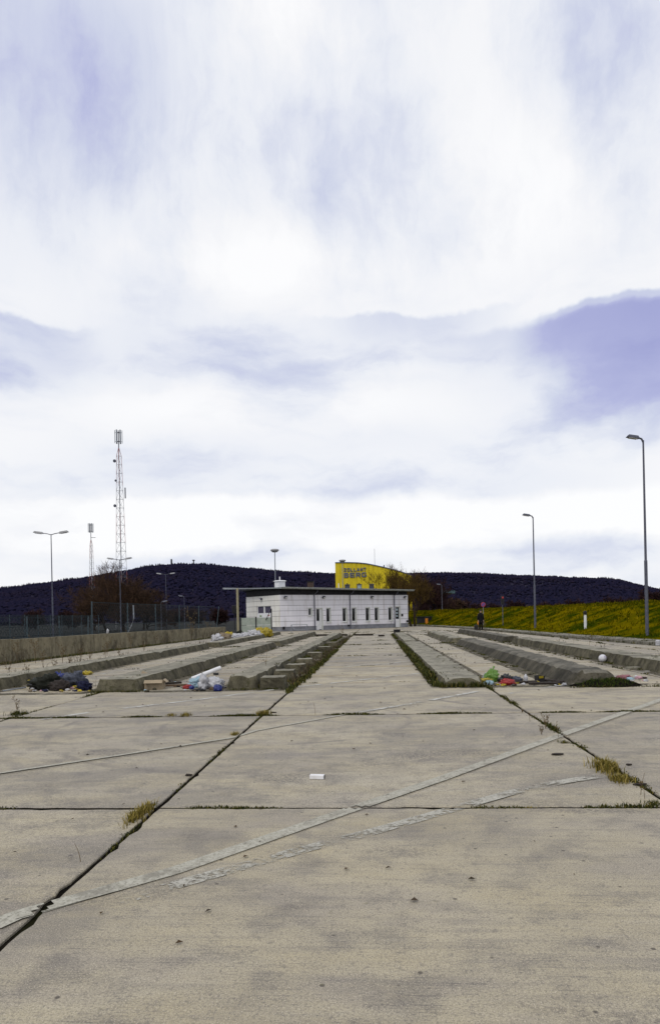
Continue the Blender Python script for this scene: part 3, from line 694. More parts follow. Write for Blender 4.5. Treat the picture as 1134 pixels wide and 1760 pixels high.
for i in range(420):
    y = 15+i*.1; nn = noise.noise(Vector((y*.55, 3, 0)))
    if nn > .08: stalks(interp([(0, -14.5), (24.8, -13.9), (57, -12.9)], y)+.35, y, 2, .45+.5*max(0, nn), .22)
    nn = noise.noise(Vector((y*.7, 9, 0)))
    if nn > 0: stalks(-9.55, y, 2, .22+.3*nn, .18)
    if noise.noise(Vector((y*.6, 19, 0))) > .15: stalks(7.85, y, 1, .3, .15)
for i in range(230): 
    y = 14.3+random.random()**1.3*34; stalks(-1.82, y, 1, .26, .06)
M['stalk_dark'] = islandmat('weathered_stalks', [(0, (.03, .024, .016)), (.6, (.07, .052, .032)), (1, (.13, .10, .06))])
tag(b.build('dry_stalks', 'stalk_dark'), kind='stuff')
# crumbs, leaves and grit lying on the concrete
b = MB()
for _ in range(900):
    lane = random.choice([(2.3, 3.8, 14, 40), (2.3, 3.8, 14, 40), (-4.9, -3.2, 14, 40), (5.0, 6.6, 14, 40), (-1.9, 1.3, 3, 34), (-8.3, -6, 14, 45), (-6, 8, 2.5, 13), (7.7, 10.5, 14, 50)])
    x, y = random.uniform(lane[0], lane[1]), random.uniform(lane[2], lane[3]); s_ = random.uniform(.006, .022)*(1+y*.03)
    q = random.random()*6; u = Vector((cos(q), sin(q), 0))*s_; v = Vector((-sin(q), cos(q), 0))*s_*random.uniform(.3, .8); c = Vector((x, y, .008))
    b.add([c-u, c-v+Vector((0, 0, s_*.5)), c+u, c+v+Vector((0, 0, s_*.3))], [(0, 1, 2, 3)])
M['crumb'] = islandmat('leaf_crumbs', [(0, (.03, .022, .012)), (.5, (.08, .05, .025)), (.8, (.05, .045, .04)), (.93, (.3, .28, .26)), (1, (.12, .05, .10))])
tag(b.build('leaf_litter', 'crumb'), kind='stuff')

# films of washed-up dirt along the feet of islands, wall and kerb
b = MB()
def film(pts, w_):
    P = [Vector((x, y, .0035)) for x, y in pts]
    for p, q in zip(P, P[1:]):
        L = (q-p).length; n = max(1, int(L/.5)); d = (q-p)/n; e = Vector((-d.y, d.x, 0)).normalized()*w_/2
        for k in range(n): a, c = p+d*k, p+d*(k+1); b.add([a-e, c-e, c+e, a+e], [(0, 1, 2, 3)])
for x, y0, y1, w_ in ((1.25, 13.8, 52, .3), (2.36, 14, 52, .34), (3.72, 13.6, 50, .4), (5.1, 13.6, 50, .3), (6.5, 14, 54, .3), (7.75, 14, 54, .4), (-2.05, 13.8, 49, .55), (-3.28, 13.8, 49, .24), (-4.88, 13.7, 56, .26), (-6.08, 13.7, 56, .26), (-8.3, 12.6, 58, .26), (-9.5, 12.6, 58, .5)): film([(x, y0), (x, y1)], w_)
for x0, x1, y in ((2.3, 4.1, 13.75), (-4.9, -3.2, 13.7), (-8.2, -6.0, 13.6), (5, 6.8, 13.8), (-3.3, -1.9, 13.75), (1.3, 2.3, 13.78), (-9, 8, 34.2)): film([(x0, y), (x1, y)], .34)
film([(-13.85, 14), (-13.45, 25), (-12.5, 57)], .6); film([(p.x-n_.x*.2, p.y-n_.y*.2) for p, n_ in zip(EP[14:70], EN[14:70])], .45)
tag(b.build('dirt_film', 'dirt'), kind='stuff')
b = MB()
for x0, x1, y0, y1, zt in ((-3.1, -2.5, 14, 48, .28), (-5.9, -5.05, 14, 33, .26), (1.4, 2.15, 14, 33, .16), (1.4, 2.1, 35, 51, .16), (4.1, 4.7, 14, 33, .27), (6.8, 7.4, 15, 33, .27), (-9.2, -8.5, 13, 33, .25), (6.6, 7.2, 35, 53, .25), (-5.8, -5.0, 35, 55, .24)):
    for _ in range(int((y1-y0)*5)):
        x, y = random.uniform(x0, x1), random.uniform(y0, y1)
        if noise.noise(Vector((x*2.2, y*.8, 31))) > .12: blades(b, x, y, zt-.02, 5, .07, .05, .022, .9)
tag(b.build('island_moss', 'moss'), kind='stuff')
b = MB()
for _ in range(420):
    x0, sd = random.choice([(1.22, .15), (2.4, .18), (3.6, .2), (5.1, .15), (6.4, .15), (7.8, .2), (-1.95, .2), (-3.3, .12), (-4.8, .15), (-6.1, .12), (-9.5, .2)])
    x, y, r = x0+random.gauss(0, sd*.6), random.uniform(13.6, 46), random.uniform(.012, .05)
    b.blob((x, y, r*.4), (r, r*random.uniform(.6, 1), r*.6), .4, 1.5, random.random()*90, 7, 5)
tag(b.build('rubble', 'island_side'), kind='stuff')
# named grass tufts and weeds
def tuft(px, py, n, spread, h, label, m='straw', sy=1.0, seed=0):
    p = gp(px, py); random.seed(seed+int(px)); b = MB()
    for _ in range(n): blades(b, random.gauss(0, spread*.5), random.gauss(0, spread*.5*sy), 0, 1, .01, h, .006+h*.03, .8)
    o = thing('grass_tuft', label, 'grass', (p.x, p.y, -.02), 0, 'grass tufts growing in the joints'); tag(b.build('blades', m, o), kind='stuff'); return o
tuft(241, 1399, 560, .058, .075, 'large yellow green grass tuft where left long joint meets the nearer cross joint', sy=4.2)
tuft(452, 1228, 260, .10, .10, 'round golden grass tuft in the left long joint at the farther cross joint')
tuft(404, 1262, 110, .05, .06, 'small grass tuft in the left long joint, just nearer than the round golden one', sy=2)
tuft(1042, 1322, 420, .10, .12, 'tall straw coloured grass tuft in the right long joint', sy=2.0)
tuft(1066, 1340, 300, .09, .08, 'low straw grass tuft just in front of the tall one in the right joint', sy=1.6)
tuft(1125, 1382, 160, .07, .05, 'dark green weed patch where the right long joint meets the cross joint', 'moss')
tuft(968, 1276, 120, .06, .05, 'green weed patch in the right joint beside the old marking band', 'moss')
tuft(905, 1388, 120, .09, .03, 'low grass patch in the nearer cross joint on the right', sy=.3)
tuft(527, 1393, 90, .08, .02, 'thin grass patch in the nearer cross joint, middle of the lane', sy=.3)
tuft(295, 1230, 110, .07, .07, 'left one of two small grass tufts in the farther cross joint')
tuft(320, 1230, 140, .08, .08, 'right one of two small grass tufts in the farther cross joint')
tuft(30, 1228, 170, .14, .10, 'weedy clump at the far left crossing of two joints', 'moss')
def weed(px, py, h, label, seed=0, br=5, lean=.1, D=None):
    random.seed(seed*11+3); p = gp(px, py) if D is None else bd(px, D); root = thing('dry_weed', label, 'weed', (p.x, p.y, -.02), 0, 'dry weed stalks')
    b = MB(); hd = MB(); ns = 1 if br < 6 else 3
    for s_ in range(ns):
        a = random.uniform(-lean, lean)+(.15*(s_-1) if ns > 1 else 0); a2 = random.uniform(-.15, .15); hh = h*random.uniform(.7, 1) if s_ else h
        r = .0022+h*.0035; pts = [Vector((a*hh*t*t*1.2+.02*noise.noise(Vector((t*4, seed, 0)))*h, a2*hh*t, hh*t)) for t in (0, .25, .5, .75, 1)]
        b.tube(pts, [r, r*.9, r*.75, r*.6, r*.4], 4)
        for k in range(br):
            t = random.uniform(.35, .98); i = min(3, int(t*4)); q = pts[i].lerp(pts[i+1], t*4-i); d = Vector((random.uniform(-1, 1), random.uniform(-1, 1), random.uniform(.5, 1.3))).normalized()*h*random.uniform(.08, .22)
            b.tube([q, q+d*.6, q+d+Vector((0, 0, -.01))], [r*.6, r*.5, r*.35], 3)
            for _ in range(3):
                e = q+d*random.uniform(.7, 1.05)+Vector([random.uniform(-1, 1)*h*.025 for _ in range(3)]); s = h*.010+.003
                hd.add([e+Vector((s, 0, 0)), e+Vector((0, s, 0)), e+Vector((-s, 0, 0)), e+Vector((0, -s, 0)), e+Vector((0, 0, s*1.8)), e-Vector((0, 0, s))], [(0, 1, 4), (1, 2, 4), (2, 3, 4), (3, 0, 4), (1, 0, 5), (2, 1, 5), (3, 2, 5), (0, 3, 5)])
    b.build('stem', 'stalk', root)
    if br: tag(hd.build('seed_head', 'stalk', root), kind='stuff')
    return root
weed(937, 1252, .21, 'dry branching weed with seed heads in the right long joint', 1, 7)
weed(930, 1262, .13, 'short dry weed just left of the tall branching one in the right joint', 2, 6)
weed(959, 1268, .20, 'thin bent stalk standing right of the branching weed', 3, 2, .15)
weed(910, 1240, .16, 'curled brown stalk farther along the right joint', 4, 3, .4)
weed(897, 1224, .07, 'small leafy weed beside the curled brown stalk', 5, 7)
weed(1100, 1365, .20, 'reddish stalk at the right edge, near the low straw tuft', 6, 3, .3)
weed(1107, 1372, .11, 'short stalk beside the reddish one at the right edge', 7, 1)
weed(542, 1228, .22, 'single thin stalk in the middle lane at the farther cross joint', 8, 0, .12)
weed(139, 1480, .13, 'thin leaning stalk in the near left joint', 9, 0, .35)
weed(30, 1226, .28, 'dry weed with drooping heads at the far left joint crossing', 10, 7)
weed(164, 1188, .30, 'brown stalk in front of the second left island nose', 11, 3)
weed(495, 1186, .32, 'tall dry stalk beside the nearest concrete block', 12, 3)
weed(506, 1178, .30, 'tall dry stalk between the first two concrete blocks and the joint', 13, 3)
weed(515, 1168, .34, 'dark seedy stalk beside the third concrete block', 14, 5)
weed(527, 1160, .32, 'dry stalk beside the middle concrete block', 15, 4)
weed(457, 1163, .75, 'tall thin weed growing behind the left island nose', 16, 3)
weed(588, 1095, .9, 'bushy pale weed clump at far end of the left island', 17, 9)
WL = ['tall dry weed at the wall foot near the left edge, second from left', 'dry weed at the wall foot just right of the tall one near the left edge', 'dry weed at the wall foot closest to the left edge', 'dry weed at the wall foot below the left double headed lamp', 'low dry weed at the wall foot left of the white scrap',
      'dry weed at the wall foot just right of the white scrap', 'dry weed at the wall foot in front of the lattice mast', 'dry weed at the wall foot right of the bent pipe', 'tallest leafless weed at the wall, near its far end', 'dry shrub at the far end of the boundary wall',
      'dry weed behind the leftmost island, at the left edge', 'dry weed behind the leftmost island, left of the cloth heap', 'dry weed behind the leftmost island, above the dark cloth heap', 'dry weed behind the leftmost island, above the grey jacket', 'dry weed behind the leftmost island, above the lone yellow bag', 'straw coloured weed behind the leftmost island, right of the lone yellow bag', 'straw weed behind the leftmost island, in front of the mast', 'low weed at the far end of the leftmost island']
for i, (px, py, h) in enumerate([(62, 1140, 1.0), (75, 1150, .7), (30, 1140, .9), (108, 1140, .8), (140, 1136, .5), (185, 1124, .8), (225, 1116, .9), (268, 1108, .8), (330, 1100, 2.2), (358, 1096, 1.3), (15, 1165, .5), (48, 1168, .4), (95, 1158, .5), (120, 1150, .45), (155, 1140, .5), (182, 1136, .55), (205, 1133, .5), (248, 1122, .4)]):
    weed(px, py, h, WL[i], 30+i, 9)['group'] = 'dry weeds along the boundary wall' if i < 10 else 'dry weeds behind the leftmost island'
weed(1012, 1112, .6, 'thin branching weed behind the rightmost island', 60, 4, .3)
weed(985, 1106, .5, 'sparse weed standing left of the branching one behind the rightmost island', 61, 3)
weed(832, 1086, .8, 'brush of dry weeds near the person in black', 62, 9)
weed(735, 1093, .5, 'dry weed on the far worn island section', 63, 9)
random.seed(99)

# ------------------------------------------------------------------ boundary wall and fences on the left
wx = lambda y: interp([(0, -14.5), (24.8, -13.9), (57, -12.9), (60, -12.8)], y)
wall = thing('boundary_wall', 'long low stained concrete wall in front of the fence', 'wall', (wx(10), 10, 0))
y = 10.0
while y < 56.5:
    y1 = min(y+2.95, 57); a = Vector((wx(y)-wx(10), y-10+.012)); c = Vector((wx(y1)-wx(10), y1-10-.012)); hgt = .86+random.uniform(-.015, .015)-.0028*(y-24)
    b = MB(); b.prism([(a.x, a.y), (c.x, c.y), (c.x-.28, c.y), (a.x-.28, a.y)], -.3, hgt); b.build('wall_panel', 'wall', wall); y = y1
def fence(pts, hgt, step, label, lean_last=False, mesh_k=.24):
    root = thing('mesh_fence', label, 'fence', (pts[0][0], pts[0][1], 0)); o = Vector((pts[0][0], pts[0][1], 0)); P = [Vector((x, y_, 0))-o for x, y_ in pts]
    wires = MB(); 
    for p, q in zip(P, P[1:]):
        L = (q-p).length; n = max(1, round(L/step)); d = (q-p)/n
        for i in range(n+1):
            c = p+d*i; b = MB(); ln = Vector((random.uniform(-.04, .04), random.uniform(-.04, .04), 0))
            if lean_last and i == n: ln = Vector((.35, 0, 0))
            b.tube([c-Vector((0, 0, .2)), c+Vector((0, 0, hgt))+ln], .035, 6); b.build('fence_post', 'green_post', root)
        nw = int(L/mesh_k); dv = (q-p)/nw; e = dv.normalized()
        def wire(a, c, t): 
            nn = (c-a).normalized(); s_ = nn.cross(Vector((-e.y, e.x, 0))).normalized()*t/2
            wires.add([a-s_, c-s_, c+s_, a+s_], [(0, 1, 2, 3)])
        nz = int(hgt/mesh_k)
        for i in range(nw):
            for s_ in (1, -1):      # diamond mesh: long diagonals
                run = nz if s_ > 0 else -nz
                j = i+run
                if 0 <= j <= nw: wire(p+dv*i+Vector((0, 0, .03)), p+dv*j+Vector((0, 0, hgt-.03)), .026)
        for z in (.06, hgt*.5, hgt-.04): wire(p+Vector((0, 0, z)), q+Vector((0, 0, z)), .03)
    wires.build('wire_mesh', 'green_mesh', root); return root
fx = lambda y_, o_: (wx(y_)-o_, y_)
fence([fx(14, 1.6), fx(34.5, 1.6)], 1.78, 3.1, 'lower green mesh fence behind the near part of the boundary wall')
fence([fx(34.8, 1.5), fx(57, .9)], 2.55, 4.3, 'taller green mesh fence behind the far part of the boundary wall', True)
fence([fx(40, 16), (-33, 78)], 2.2, 3.0, 'far green mesh fence across the yard near the masts')
# white scrap caught on the wall top
p = pd(161, 1088, 34); b = MB(); b.tube([(0, 0, 0), (.03, 0, .08), (.05, .01, .18), (.02, .02, .27)], [.03, .055, .06, .02], 6)
plas('bag_white', (.56, .56, .59), .55); plas('bag_yellow', (.50, .38, .015), .35); plas('bag_green', (.13, .26, .04)); plas('bag_red', (.33, .02, .02)); plas('bag_black', (.012, .012, .014))
plas('bag_blue', (.02, .035, .20)); plas('bag_pale_blue', (.32, .47, .56)); plas('bag_pink', (.55, .33, .38)); cloth('cloth_dark', (.022, .024, .018)); cloth('cloth_brown', (.055, .045, .042)); cloth('cloth_grey', (.10, .11, .145), .4)
cloth('cloth_navy', (.018, .02, .055)); cloth('cloth_tan', (.25, .20, .14)); cloth('card', (.36, .29, .20), .75); cloth('timber', (.16, .11, .07)); cloth('timber_dark', (.04, .032, .026)); cloth('coat', (.006, .006, .008)); cloth('pink_cloth', (.36, .17, .19))
hgt = .86-.0028*(34-24)
single(b, 'plastic_scrap', 'bag_white', (wx(33.5)-.12, 33.5, .82), 'white plastic scrap standing on top of the boundary wall', 'scrap', smooth=True)
b = MB(); b.tube([(0, 0, 0), (.25, -.1, .45), (.4, -.12, .85), (.38, -.1, 1.6)], .035, 6)
p = bd(204, 36); single(b, 'bent_pipe', 'galv', (wx(37)-.45, 37, .0+.75), 'bent grey pipe rising behind the boundary wall', 'pipe')

# ------------------------------------------------------------------ trees
def bare_tree(name, loc, H, W, label, twig='twig', seed=1, nb=5, depth=5, trunk_h=.2, rad=.16, group=None, multi=1, up=.5, twigr=.012):
    random.seed(seed); root = thing(name, label, 'tree' if H > 3.5 else 'bush', loc, 0, group)
    tk, cr = MB(), MB()
    def grow(p, d, L, r, lv):
        pts = [p]; q = p.copy(); dd = d.copy()
        for k in range(3):
            dd = (dd+Vector([random.uniform(-.22, .22) for _ in range(3)])+Vector((0, 0, up*.12))).normalized(); q = q+dd*L/3; pts.append(q.copy())
        rr = [r, r*.88, r*.76, r*.62]
        (tk if lv <= 1 else cr).tube(pts, rr, 5 if lv <= 1 else 3, lv <= 1)
        if lv >= depth: return
        n = nb if lv > 0 else nb+1
        for k in range(n):
            t = random.uniform(.35, 1.0) if lv > 0 or trunk_h > .1 else random.uniform(.1, 1)
            i = min(2, int(t*3)); b0 = pts[i].lerp(pts[i+1], t*3-i); a = random.uniform(0, 2*pi); sp = random.uniform(.35, .85)
            ax = dd.orthogonal().normalized(); ax.rotate(Matrix.Rotation(a, 3, dd)); nd = (dd*(1-.45*sp)+ax*sp).normalized(); nd.x *= W; nd.y *= W; nd.normalize()
            grow(b0, nd, L*random.uniform(.55, .8), max(twigr, r*.52), lv+1)
    for s in range(multi):
        d = Vector((random.uniform(-.35, .35)*(multi > 1), random.uniform(-.35, .35)*(multi > 1), 1)).normalized()
        grow(Vector((random.uniform(-.4, .4)*(multi > 1), random.uniform(-.4, .4)*(multi > 1), -.2)), d, H*(.42 if trunk_h > .1 else .4), rad, 0)
    zmax = max(v.z for v in cr.v); k = H/zmax
    for g in (tk, cr): g.v = [Vector((v.x*k, v.y*k, v.z*k)) for v in g.v]
    tk.build('trunk', 'bark', root); cr.build('crown', twig, root); return root
bare_tree('bare_tree', bd(214, 108), 11.2, 1.25, 'wide brown bare tree behind the lattice mast foot', 'twig', 3, 4, 5, .05, .15, None, 5, .7, .022)
bare_tree('bare_tree', bd(181, 116), 12.2, .8, 'taller thin bare tree left of the lattice mast', 'twig', 14, 4, 5, .2, .15, None, 2, .8, .02)
bare_tree('bare_tree', bd(250, 122), 8.6, 1.3, 'low brown bare tree right of the lattice mast', 'twig', 5, 4, 5, .05, .13, None, 4, .5, .022)
bare_tree('bare_tree', bd(160, 125), 6.2, 1.4, 'low bare tree behind the smaller mast', 'twig', 25, 4, 5, .05, .12, None, 3, .4, .024)
bare_tree('bare_tree', bd(711, 84), 7.6, .75, 'bare golden brown tree at the right corner of the white building', 'twig_gold', 8, 4, 5, .2, .17, None, 2, 1.1, .012)
bare_tree('bare_tree', bd(684, 100), 9.4, .8, 'bare golden tree in front of the yellow facade', 'twig_gold', 9, 4, 5, .1, .10, None, 2, 1.1, .010)
bare_tree('bare_tree', bd(694, 97), 9.2, .9, 'slender bare golden tree overlapping the right end of the yellow facade', 'twig_gold', 19, 4, 5, .2, .12, None, 2, 1.1, .012)
bare_tree('bare_tree', bd(735, 112), 9.0, 1.0, 'dense reddish bare tree just right of the yellow building', 'twig_red', 10, 4, 5, .05, .14, None, 5, .8, .02)
bare_tree('bare_tree', bd(777, 175), 6.0, 1.4, 'brownish bush beyond the teal canopy', 'twig', 12, 5, 4, .05, .1, None, 4, .4, .05)
BLAB = ['dark bare bush beyond the bank, first right of the teal canopy', 'dark bare bush beyond the bank, above the no parking sign', 'dark bare bush beyond the bank, above the traffic light', 'dark bare bush beyond the bank, left of the farther lamp post', 'dark bare bush beyond the bank, right of the farther lamp post', 'small dark bush midway between the two bank lamp posts, the left one', 'dark bush beyond the bank, left above the guide post', 'dark bush beyond the bank, right above the guide post', 'larger dark bush beyond the bank, left of the nearest lamp post', 'dark bush beyond the bank, just left of the nearest lamp post', 'big dark bush beyond the bank at the right edge of the picture',
        'dark bush in the yard beyond the fence at far left', 'dark bush in the yard between the left lamp and smaller mast', 'dark bush in the yard below the farthest double headed lamp', 'dark bush in the yard between that lamp and the building column', 'dark bush in the yard just left of the white building']
proto = None; random.seed(41)
for i, (px, D, s_) in enumerate([(800, 190, 1.0), (828, 205, .8), (852, 180, .75), (884, 200, .95), (930, 190, .8), (960, 170, .7), (985, 190, .9), (1018, 175, .75), (1050, 185, .95), (1085, 170, .85), (1120, 165, 1.2), (60, 170, .9), (120, 160, .8), (300, 170, .8), (335, 190, .9), (375, 170, .8)]):
    lab = BLAB[i]; grp = 'bushes beyond the grass bank' if px > 700 else 'bushes beyond the fence'
    p = bd(px, D)
    if proto is None: proto = o = bare_tree('bare_bush', p, 6.0, 1.5, lab, 'twig_red', 77, 5, 4, .05, .09, grp, 5, .35, .06)
    else: o = copy_tree(proto)
    place(o, p, random.uniform(0, 6.28), s_); tag(o, lab, 'bush', grp)
random.seed(123)

# ------------------------------------------------------------------ white building
A = bd(483, 70); C = bd(701.5, 80.3); e1 = (C-A).normalized(); LEN = (C-A).length; bz = atan2(e1.y, e1.x); e2 = Vector((-e1.y, e1.x, 0))
bld = thing('white_building', 'single storey white clad building with oversailing flat roof', 'building', tuple(A), bz)
def fs_(px):                    # distance along the front for a photo column
    a = R0.dot(A); f0 = FW.dot(A); k = (px-CX+.021*25)/F_PX; return (k*f0-a)/(R0.dot(e1)-k*FW.dot(e1))
WT, PL = 3.85, .46
DEP = 7.5; T = .12
core = MB(); core.box((LEN/2, DEP/2, WT/2), (LEN-2*T, DEP-2*T, WT-.02)); core.build('wall', 'joint_dark', bld)
# openings on the front: (s0, s1, z0, z1)
wins = [(fs_(a), fs_(b_), .85, 2.38) for a, b_ in ((560.3, 566.8), (588.2, 594.6), (604.3, 610.8), (627.8, 634.2), (643.2, 649.5), (666.8, 672.8))]
small = (fs_(529.6), fs_(534.8), 1.62, 2.4)
doors = [(fs_(543), fs_(553.4), .02, 2.36), (fs_(679.0), fs_(686.4), .02, 2.46)]
ops = wins+[small]+doors
rows = [PL+(WT-PL)*i/6 for i in range(7)]
def rects(length, ops_, rws):
    for z0, z1 in zip(rws, rws[1:]):
        zs = sorted({z0, z1}|{z for o in ops_ for z in o[2:] if z0 < z < z1})
        for u, v in zip(zs, zs[1:]):
            s = 0.0
            for o in sorted(o for o in ops_ if o[2] < v-1e-4 and o[3] > u+1e-4):
                if o[0] > s+.02: yield s, o[0], u, v, u == z0, v == z1
                s = o[1]
            if s < length-.02: yield s, length, u, v, u == z0, v == z1
g = .015
for s0, s1, z0, z1, jb, jt in rects(LEN, ops, rows):
    b = MB(); za, zb = z0+(g if jb else 0), z1-(g if jt else 0); b.box(((s0+s1)/2, T/2, (za+zb)/2), (s1-s0, T, zb-za)); b.build('cladding_panel', 'panel', bld)
for s0, s1, z0, z1, jb, jt in rects(LEN, doors, [0, PL]):
    b = MB(); b.box(((s0+s1)/2, T/2+.03, (z0+z1)/2), (s1-s0, T, z1-z0)); b.build('plinth', 'plinth', bld)
def endpos(px):                 # distance along the end wall
    a = R0.dot(A); f0 = FW.dot(A); k = (px-CX+.5)/F_PX; return (k*f0-a)/(R0.dot(e2)-k*FW.dot(e2))
gd = (endpos(466), endpos(440.5), .02, 2.75)
for s0, s1, z0, z1, jb, jt in rects(DEP, [gd], rows):
    s0 = max(s0, T+.003)
    b = MB(); za, zb = z0+(g if jb else 0), z1-(g if jt else 0); b.box((T/2, (s0+s1)/2, (za+zb)/2), (T, s1-s0, zb-za)); b.build('cladding_panel', 'panel_sunlit', bld)
for s0, s1 in ((T+.04, gd[0]), (gd[1], DEP)):
    b = MB(); b.box((T/2+.03, (s0+s1)/2, PL/2), (T, s1-s0, PL)); b.build('plinth', 'plinth', bld)
for x_, d_ in ((LEN-T/2, 'r'),):
    b = MB(); b.box((LEN-T/2, DEP/2+.07, WT/2), (T, DEP-.14, WT)); b.build('side_wall', 'panel', bld)
def window(s0, s1, z0, z1):
    f = MB(); t = .06; yy = T-.02
    for c, d in (((s0+t/2, yy, (z0+z1)/2), (t, .06, z1-z0)), ((s1-t/2, yy, (z0+z1)/2), (t, .06, z1-z0)), (((s0+s1)/2, yy, z0+t/2), (s1-s0-2*t, .06, t)), (((s0+s1)/2, yy, z1-t/2), (s1-s0-2*t, .06, t))): f.box(c, d)
    fr = f.build('window', 'frame', bld)
    p_ = MB(); p_.box(((s0+s1)/2, yy+.01, (z0+z1)/2), (s1-s0-2*t, .015, z1-z0-2*t)); p_.build('pane', 'glass', fr)
    q = MB(); q.box((s1+.035, -.012, (z0+z1)/2), (.09, .07, z1-z0+.1)); q.box(((s0+s1)/2, -.012, z1+.03), (s1-s0, .07, .06)); q.build('frame', 'reveal', fr)
    q = MB(); q.box(((s0+s1)/2+.03, -.05, z0-.04), (s1-s0+.12, .16, .05)); q.build('sill', 'reveal', fr)
for o in wins: window(*o)
window(*small)
def door(s0, s1, z0, z1, pale):
    f = MB(); t = .07; yy = T+.0
    for c, d in (((s0+t/2, yy, (z0+z1)/2), (t, .1, z1-z0)), ((s1-t/2, yy, (z0+z1)/2), (t, .1, z1-z0)), (((s0+s1)/2, yy, z1-t/2), (s1-s0-2*t, .1, t))): f.box(c, d)
    w2 = (s1-s0-2*t)
    if not pale: f.box((s0+t+w2*.80, yy, (z0+z1)/2), (w2*.4, .09, z1-z0-.15))
    fr = f.build('door', 'frame', bld); wl = w2 if pale else w2*.58; cx = s0+t+wl/2
    q = MB(); q.box((cx, yy+.01, z0+.5), (wl, .05, .96)); q.build('door_panel', 'white', fr)
    q = MB(); q.box((cx, yy+.01, z0+1.03+(z1-z0-1.1)/2), (wl, .03, z1-z0-1.12)); q.build('pane', 'glass' if not pale else 'glass', fr)
    if pale:
        for k, (zz, hh) in enumerate(((z1-.35, .25), (z1-.75, .22), (z1-1.1, .18))):
            q = MB(); q.box((cx-.03, yy-.016, zz), (wl*.5, .01, hh)); q.build('notice', 'glass_pale', fr)
    q = MB(); q.box((cx+wl*.38, yy-.05, z0+1.05), (.05, .06, .12)); q.build('handle', 'galv', fr)
    q = MB(); q.box((s1+.03, -.01, (z0+z1)/2), (.08, .06, z1-z0)); q.box(((s0+s1)/2, -.01, z1+.03), (s1-s0, .06, .06)); q.build('frame', 'reveal', fr)
door(*doors[0], False); door(*doors[1], True)
# garage door in the end wall
y0, y1, z0, z1 = gd; f = MB(); f.box((T, (y0+y1)/2, 1.0), (.06, y1-y0, 1.96)); gdo = f.build('garage_door', 'white', bld)
q = MB(); q.box((T, y0+.11, 2.36), (.08, .2, .75)); q.box((T, y1-.11, 2.36), (.08, .2, .75)); q.box((T, (y0+y1)/2, 2.36), (.08, .3, .75)); q.box((T, (y0+y1)/2, 2.72), (.078, y1-y0-.45, .05)); q.build('frame', 'frame', gdo)
for k in (0, 1):
    q = MB(); c0 = y0+.21 if k == 0 else (y0+y1)/2+.15; c1 = (y0+y1)/2-.15 if k == 0 else y1-.21; q.box((T+.02, (c0+c1)/2, 2.34), (.03, c1-c0, .68)); q.build('pane', 'glass', gdo)
for (yy, zz, sy_, sz, mm) in ((y0+.75, 1.72, .35, .13, 'bag_red'), (y1-.8, 1.66, .38, .16, 'bag_green'), (y0+1.1, 1.3, .14, .16, 'black'), (y0+1.45, 1.3, .12, .16, 'galv'), (y1-.6, 1.15, .1, .25, 'galv')):
    q = MB(); q.box((T-.037, yy, zz), (.01, sy_, sz)); q.build('sticker', mm, gdo)
# roof: thin plate that oversails the end wall on a column, dark recessed fascia under it
zA, zB, zC = 4.46, 4.83, 4.28
def loc_of(px, py, D):
    p = pd(px, py, D)-A; return (p.dot(e1), p.dot(e2), p.z)
rA, rC = (-.35, -.75), (LEN+.25, -.75); OV = endpos(425)
Bp = bd(388, 77.5); Bl = Vector((Bp-A)); rB = (Bl.dot(e1), Bl.dot(e2))
# keep the left edge straight: near corner, then the far end of the oversail
poly = [(rA[0], rA[1], zA), (rC[0], rC[1], zC), (rC[0], DEP+1.5, zC+.2), (rB[0], DEP+3.2, zB+.1), (rB[0], rB[1], zB)]
n = len(poly); RTK = .13
b = MB(); b.add([(x, y_, z) for x, y_, z in poly]+[(x, y_, z+RTK) for x, y_, z in poly], [tuple(range(n-1, -1, -1)), tuple(range(n, 2*n))]+[(i, (i+1) % n, n+(i+1) % n, n+i) for i in range(n)])
rf = b.build('roof', 'roof', bld)
b = MB(); L_ = rC[0]-rA[0]; nn = int(L_/.28)
for i in range(nn):
    t = (i+.5)/nn; x = rA[0]+L_*t; z = zA+(zC-zA)*t+RTK; b.box((x, DEP/2, z+.02), (.12, DEP+2.2, .05))
tag(b.build('roof_rib', 'roof_edge', rf), kind='stuff')
b = MB(); b.tube([(rA[0], rA[1]-.06, zA+.05), (rC[0], rC[1]-.06, zC+.05)], .075, 8); b.build('gutter', 'roof_edge', rf)
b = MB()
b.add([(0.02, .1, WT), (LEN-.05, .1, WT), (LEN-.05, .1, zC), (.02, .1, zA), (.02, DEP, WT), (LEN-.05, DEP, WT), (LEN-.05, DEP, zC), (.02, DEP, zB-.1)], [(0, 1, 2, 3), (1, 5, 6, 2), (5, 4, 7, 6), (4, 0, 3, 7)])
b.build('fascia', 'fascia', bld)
for px in (539.6, 600.6, 676.6):
    s = fs_(px); zt = zA+(zC-zA)*s/LEN; b = MB(); b.tube([(s, -.78, zt), (s, -.7, zt-.25), (s, -.1, zt-.55), (s, -.1, .05)], .05, 6); b.build('downpipe', 'galv_dark', bld)
for px in (490, 555.5, 638.5, 695):
    s = fs_(px); b = MB(); b.box((s, -.14, WT-.28), (.3, .2, .22), 0, .5); b.box((s, -.03, WT-.28), (.06, .1, .1)); fl = b.build('floodlight', 'galv_dark', bld)
    q = MB(); q.box((s, -.245, WT-.33), (.24, .02, .16), 0, .5); q.build('lens', 'lamp_glass', fl)
b = MB(); b.box((-.15, endpos(450), WT-.32), (.22, .3, .22)); fl = b.build('floodlight', 'galv_dark', bld)
q = MB(); q.box((-.27, endpos(450), WT-.35), (.02, .24, .16)); q.build('lens', 'lamp_glass', fl)
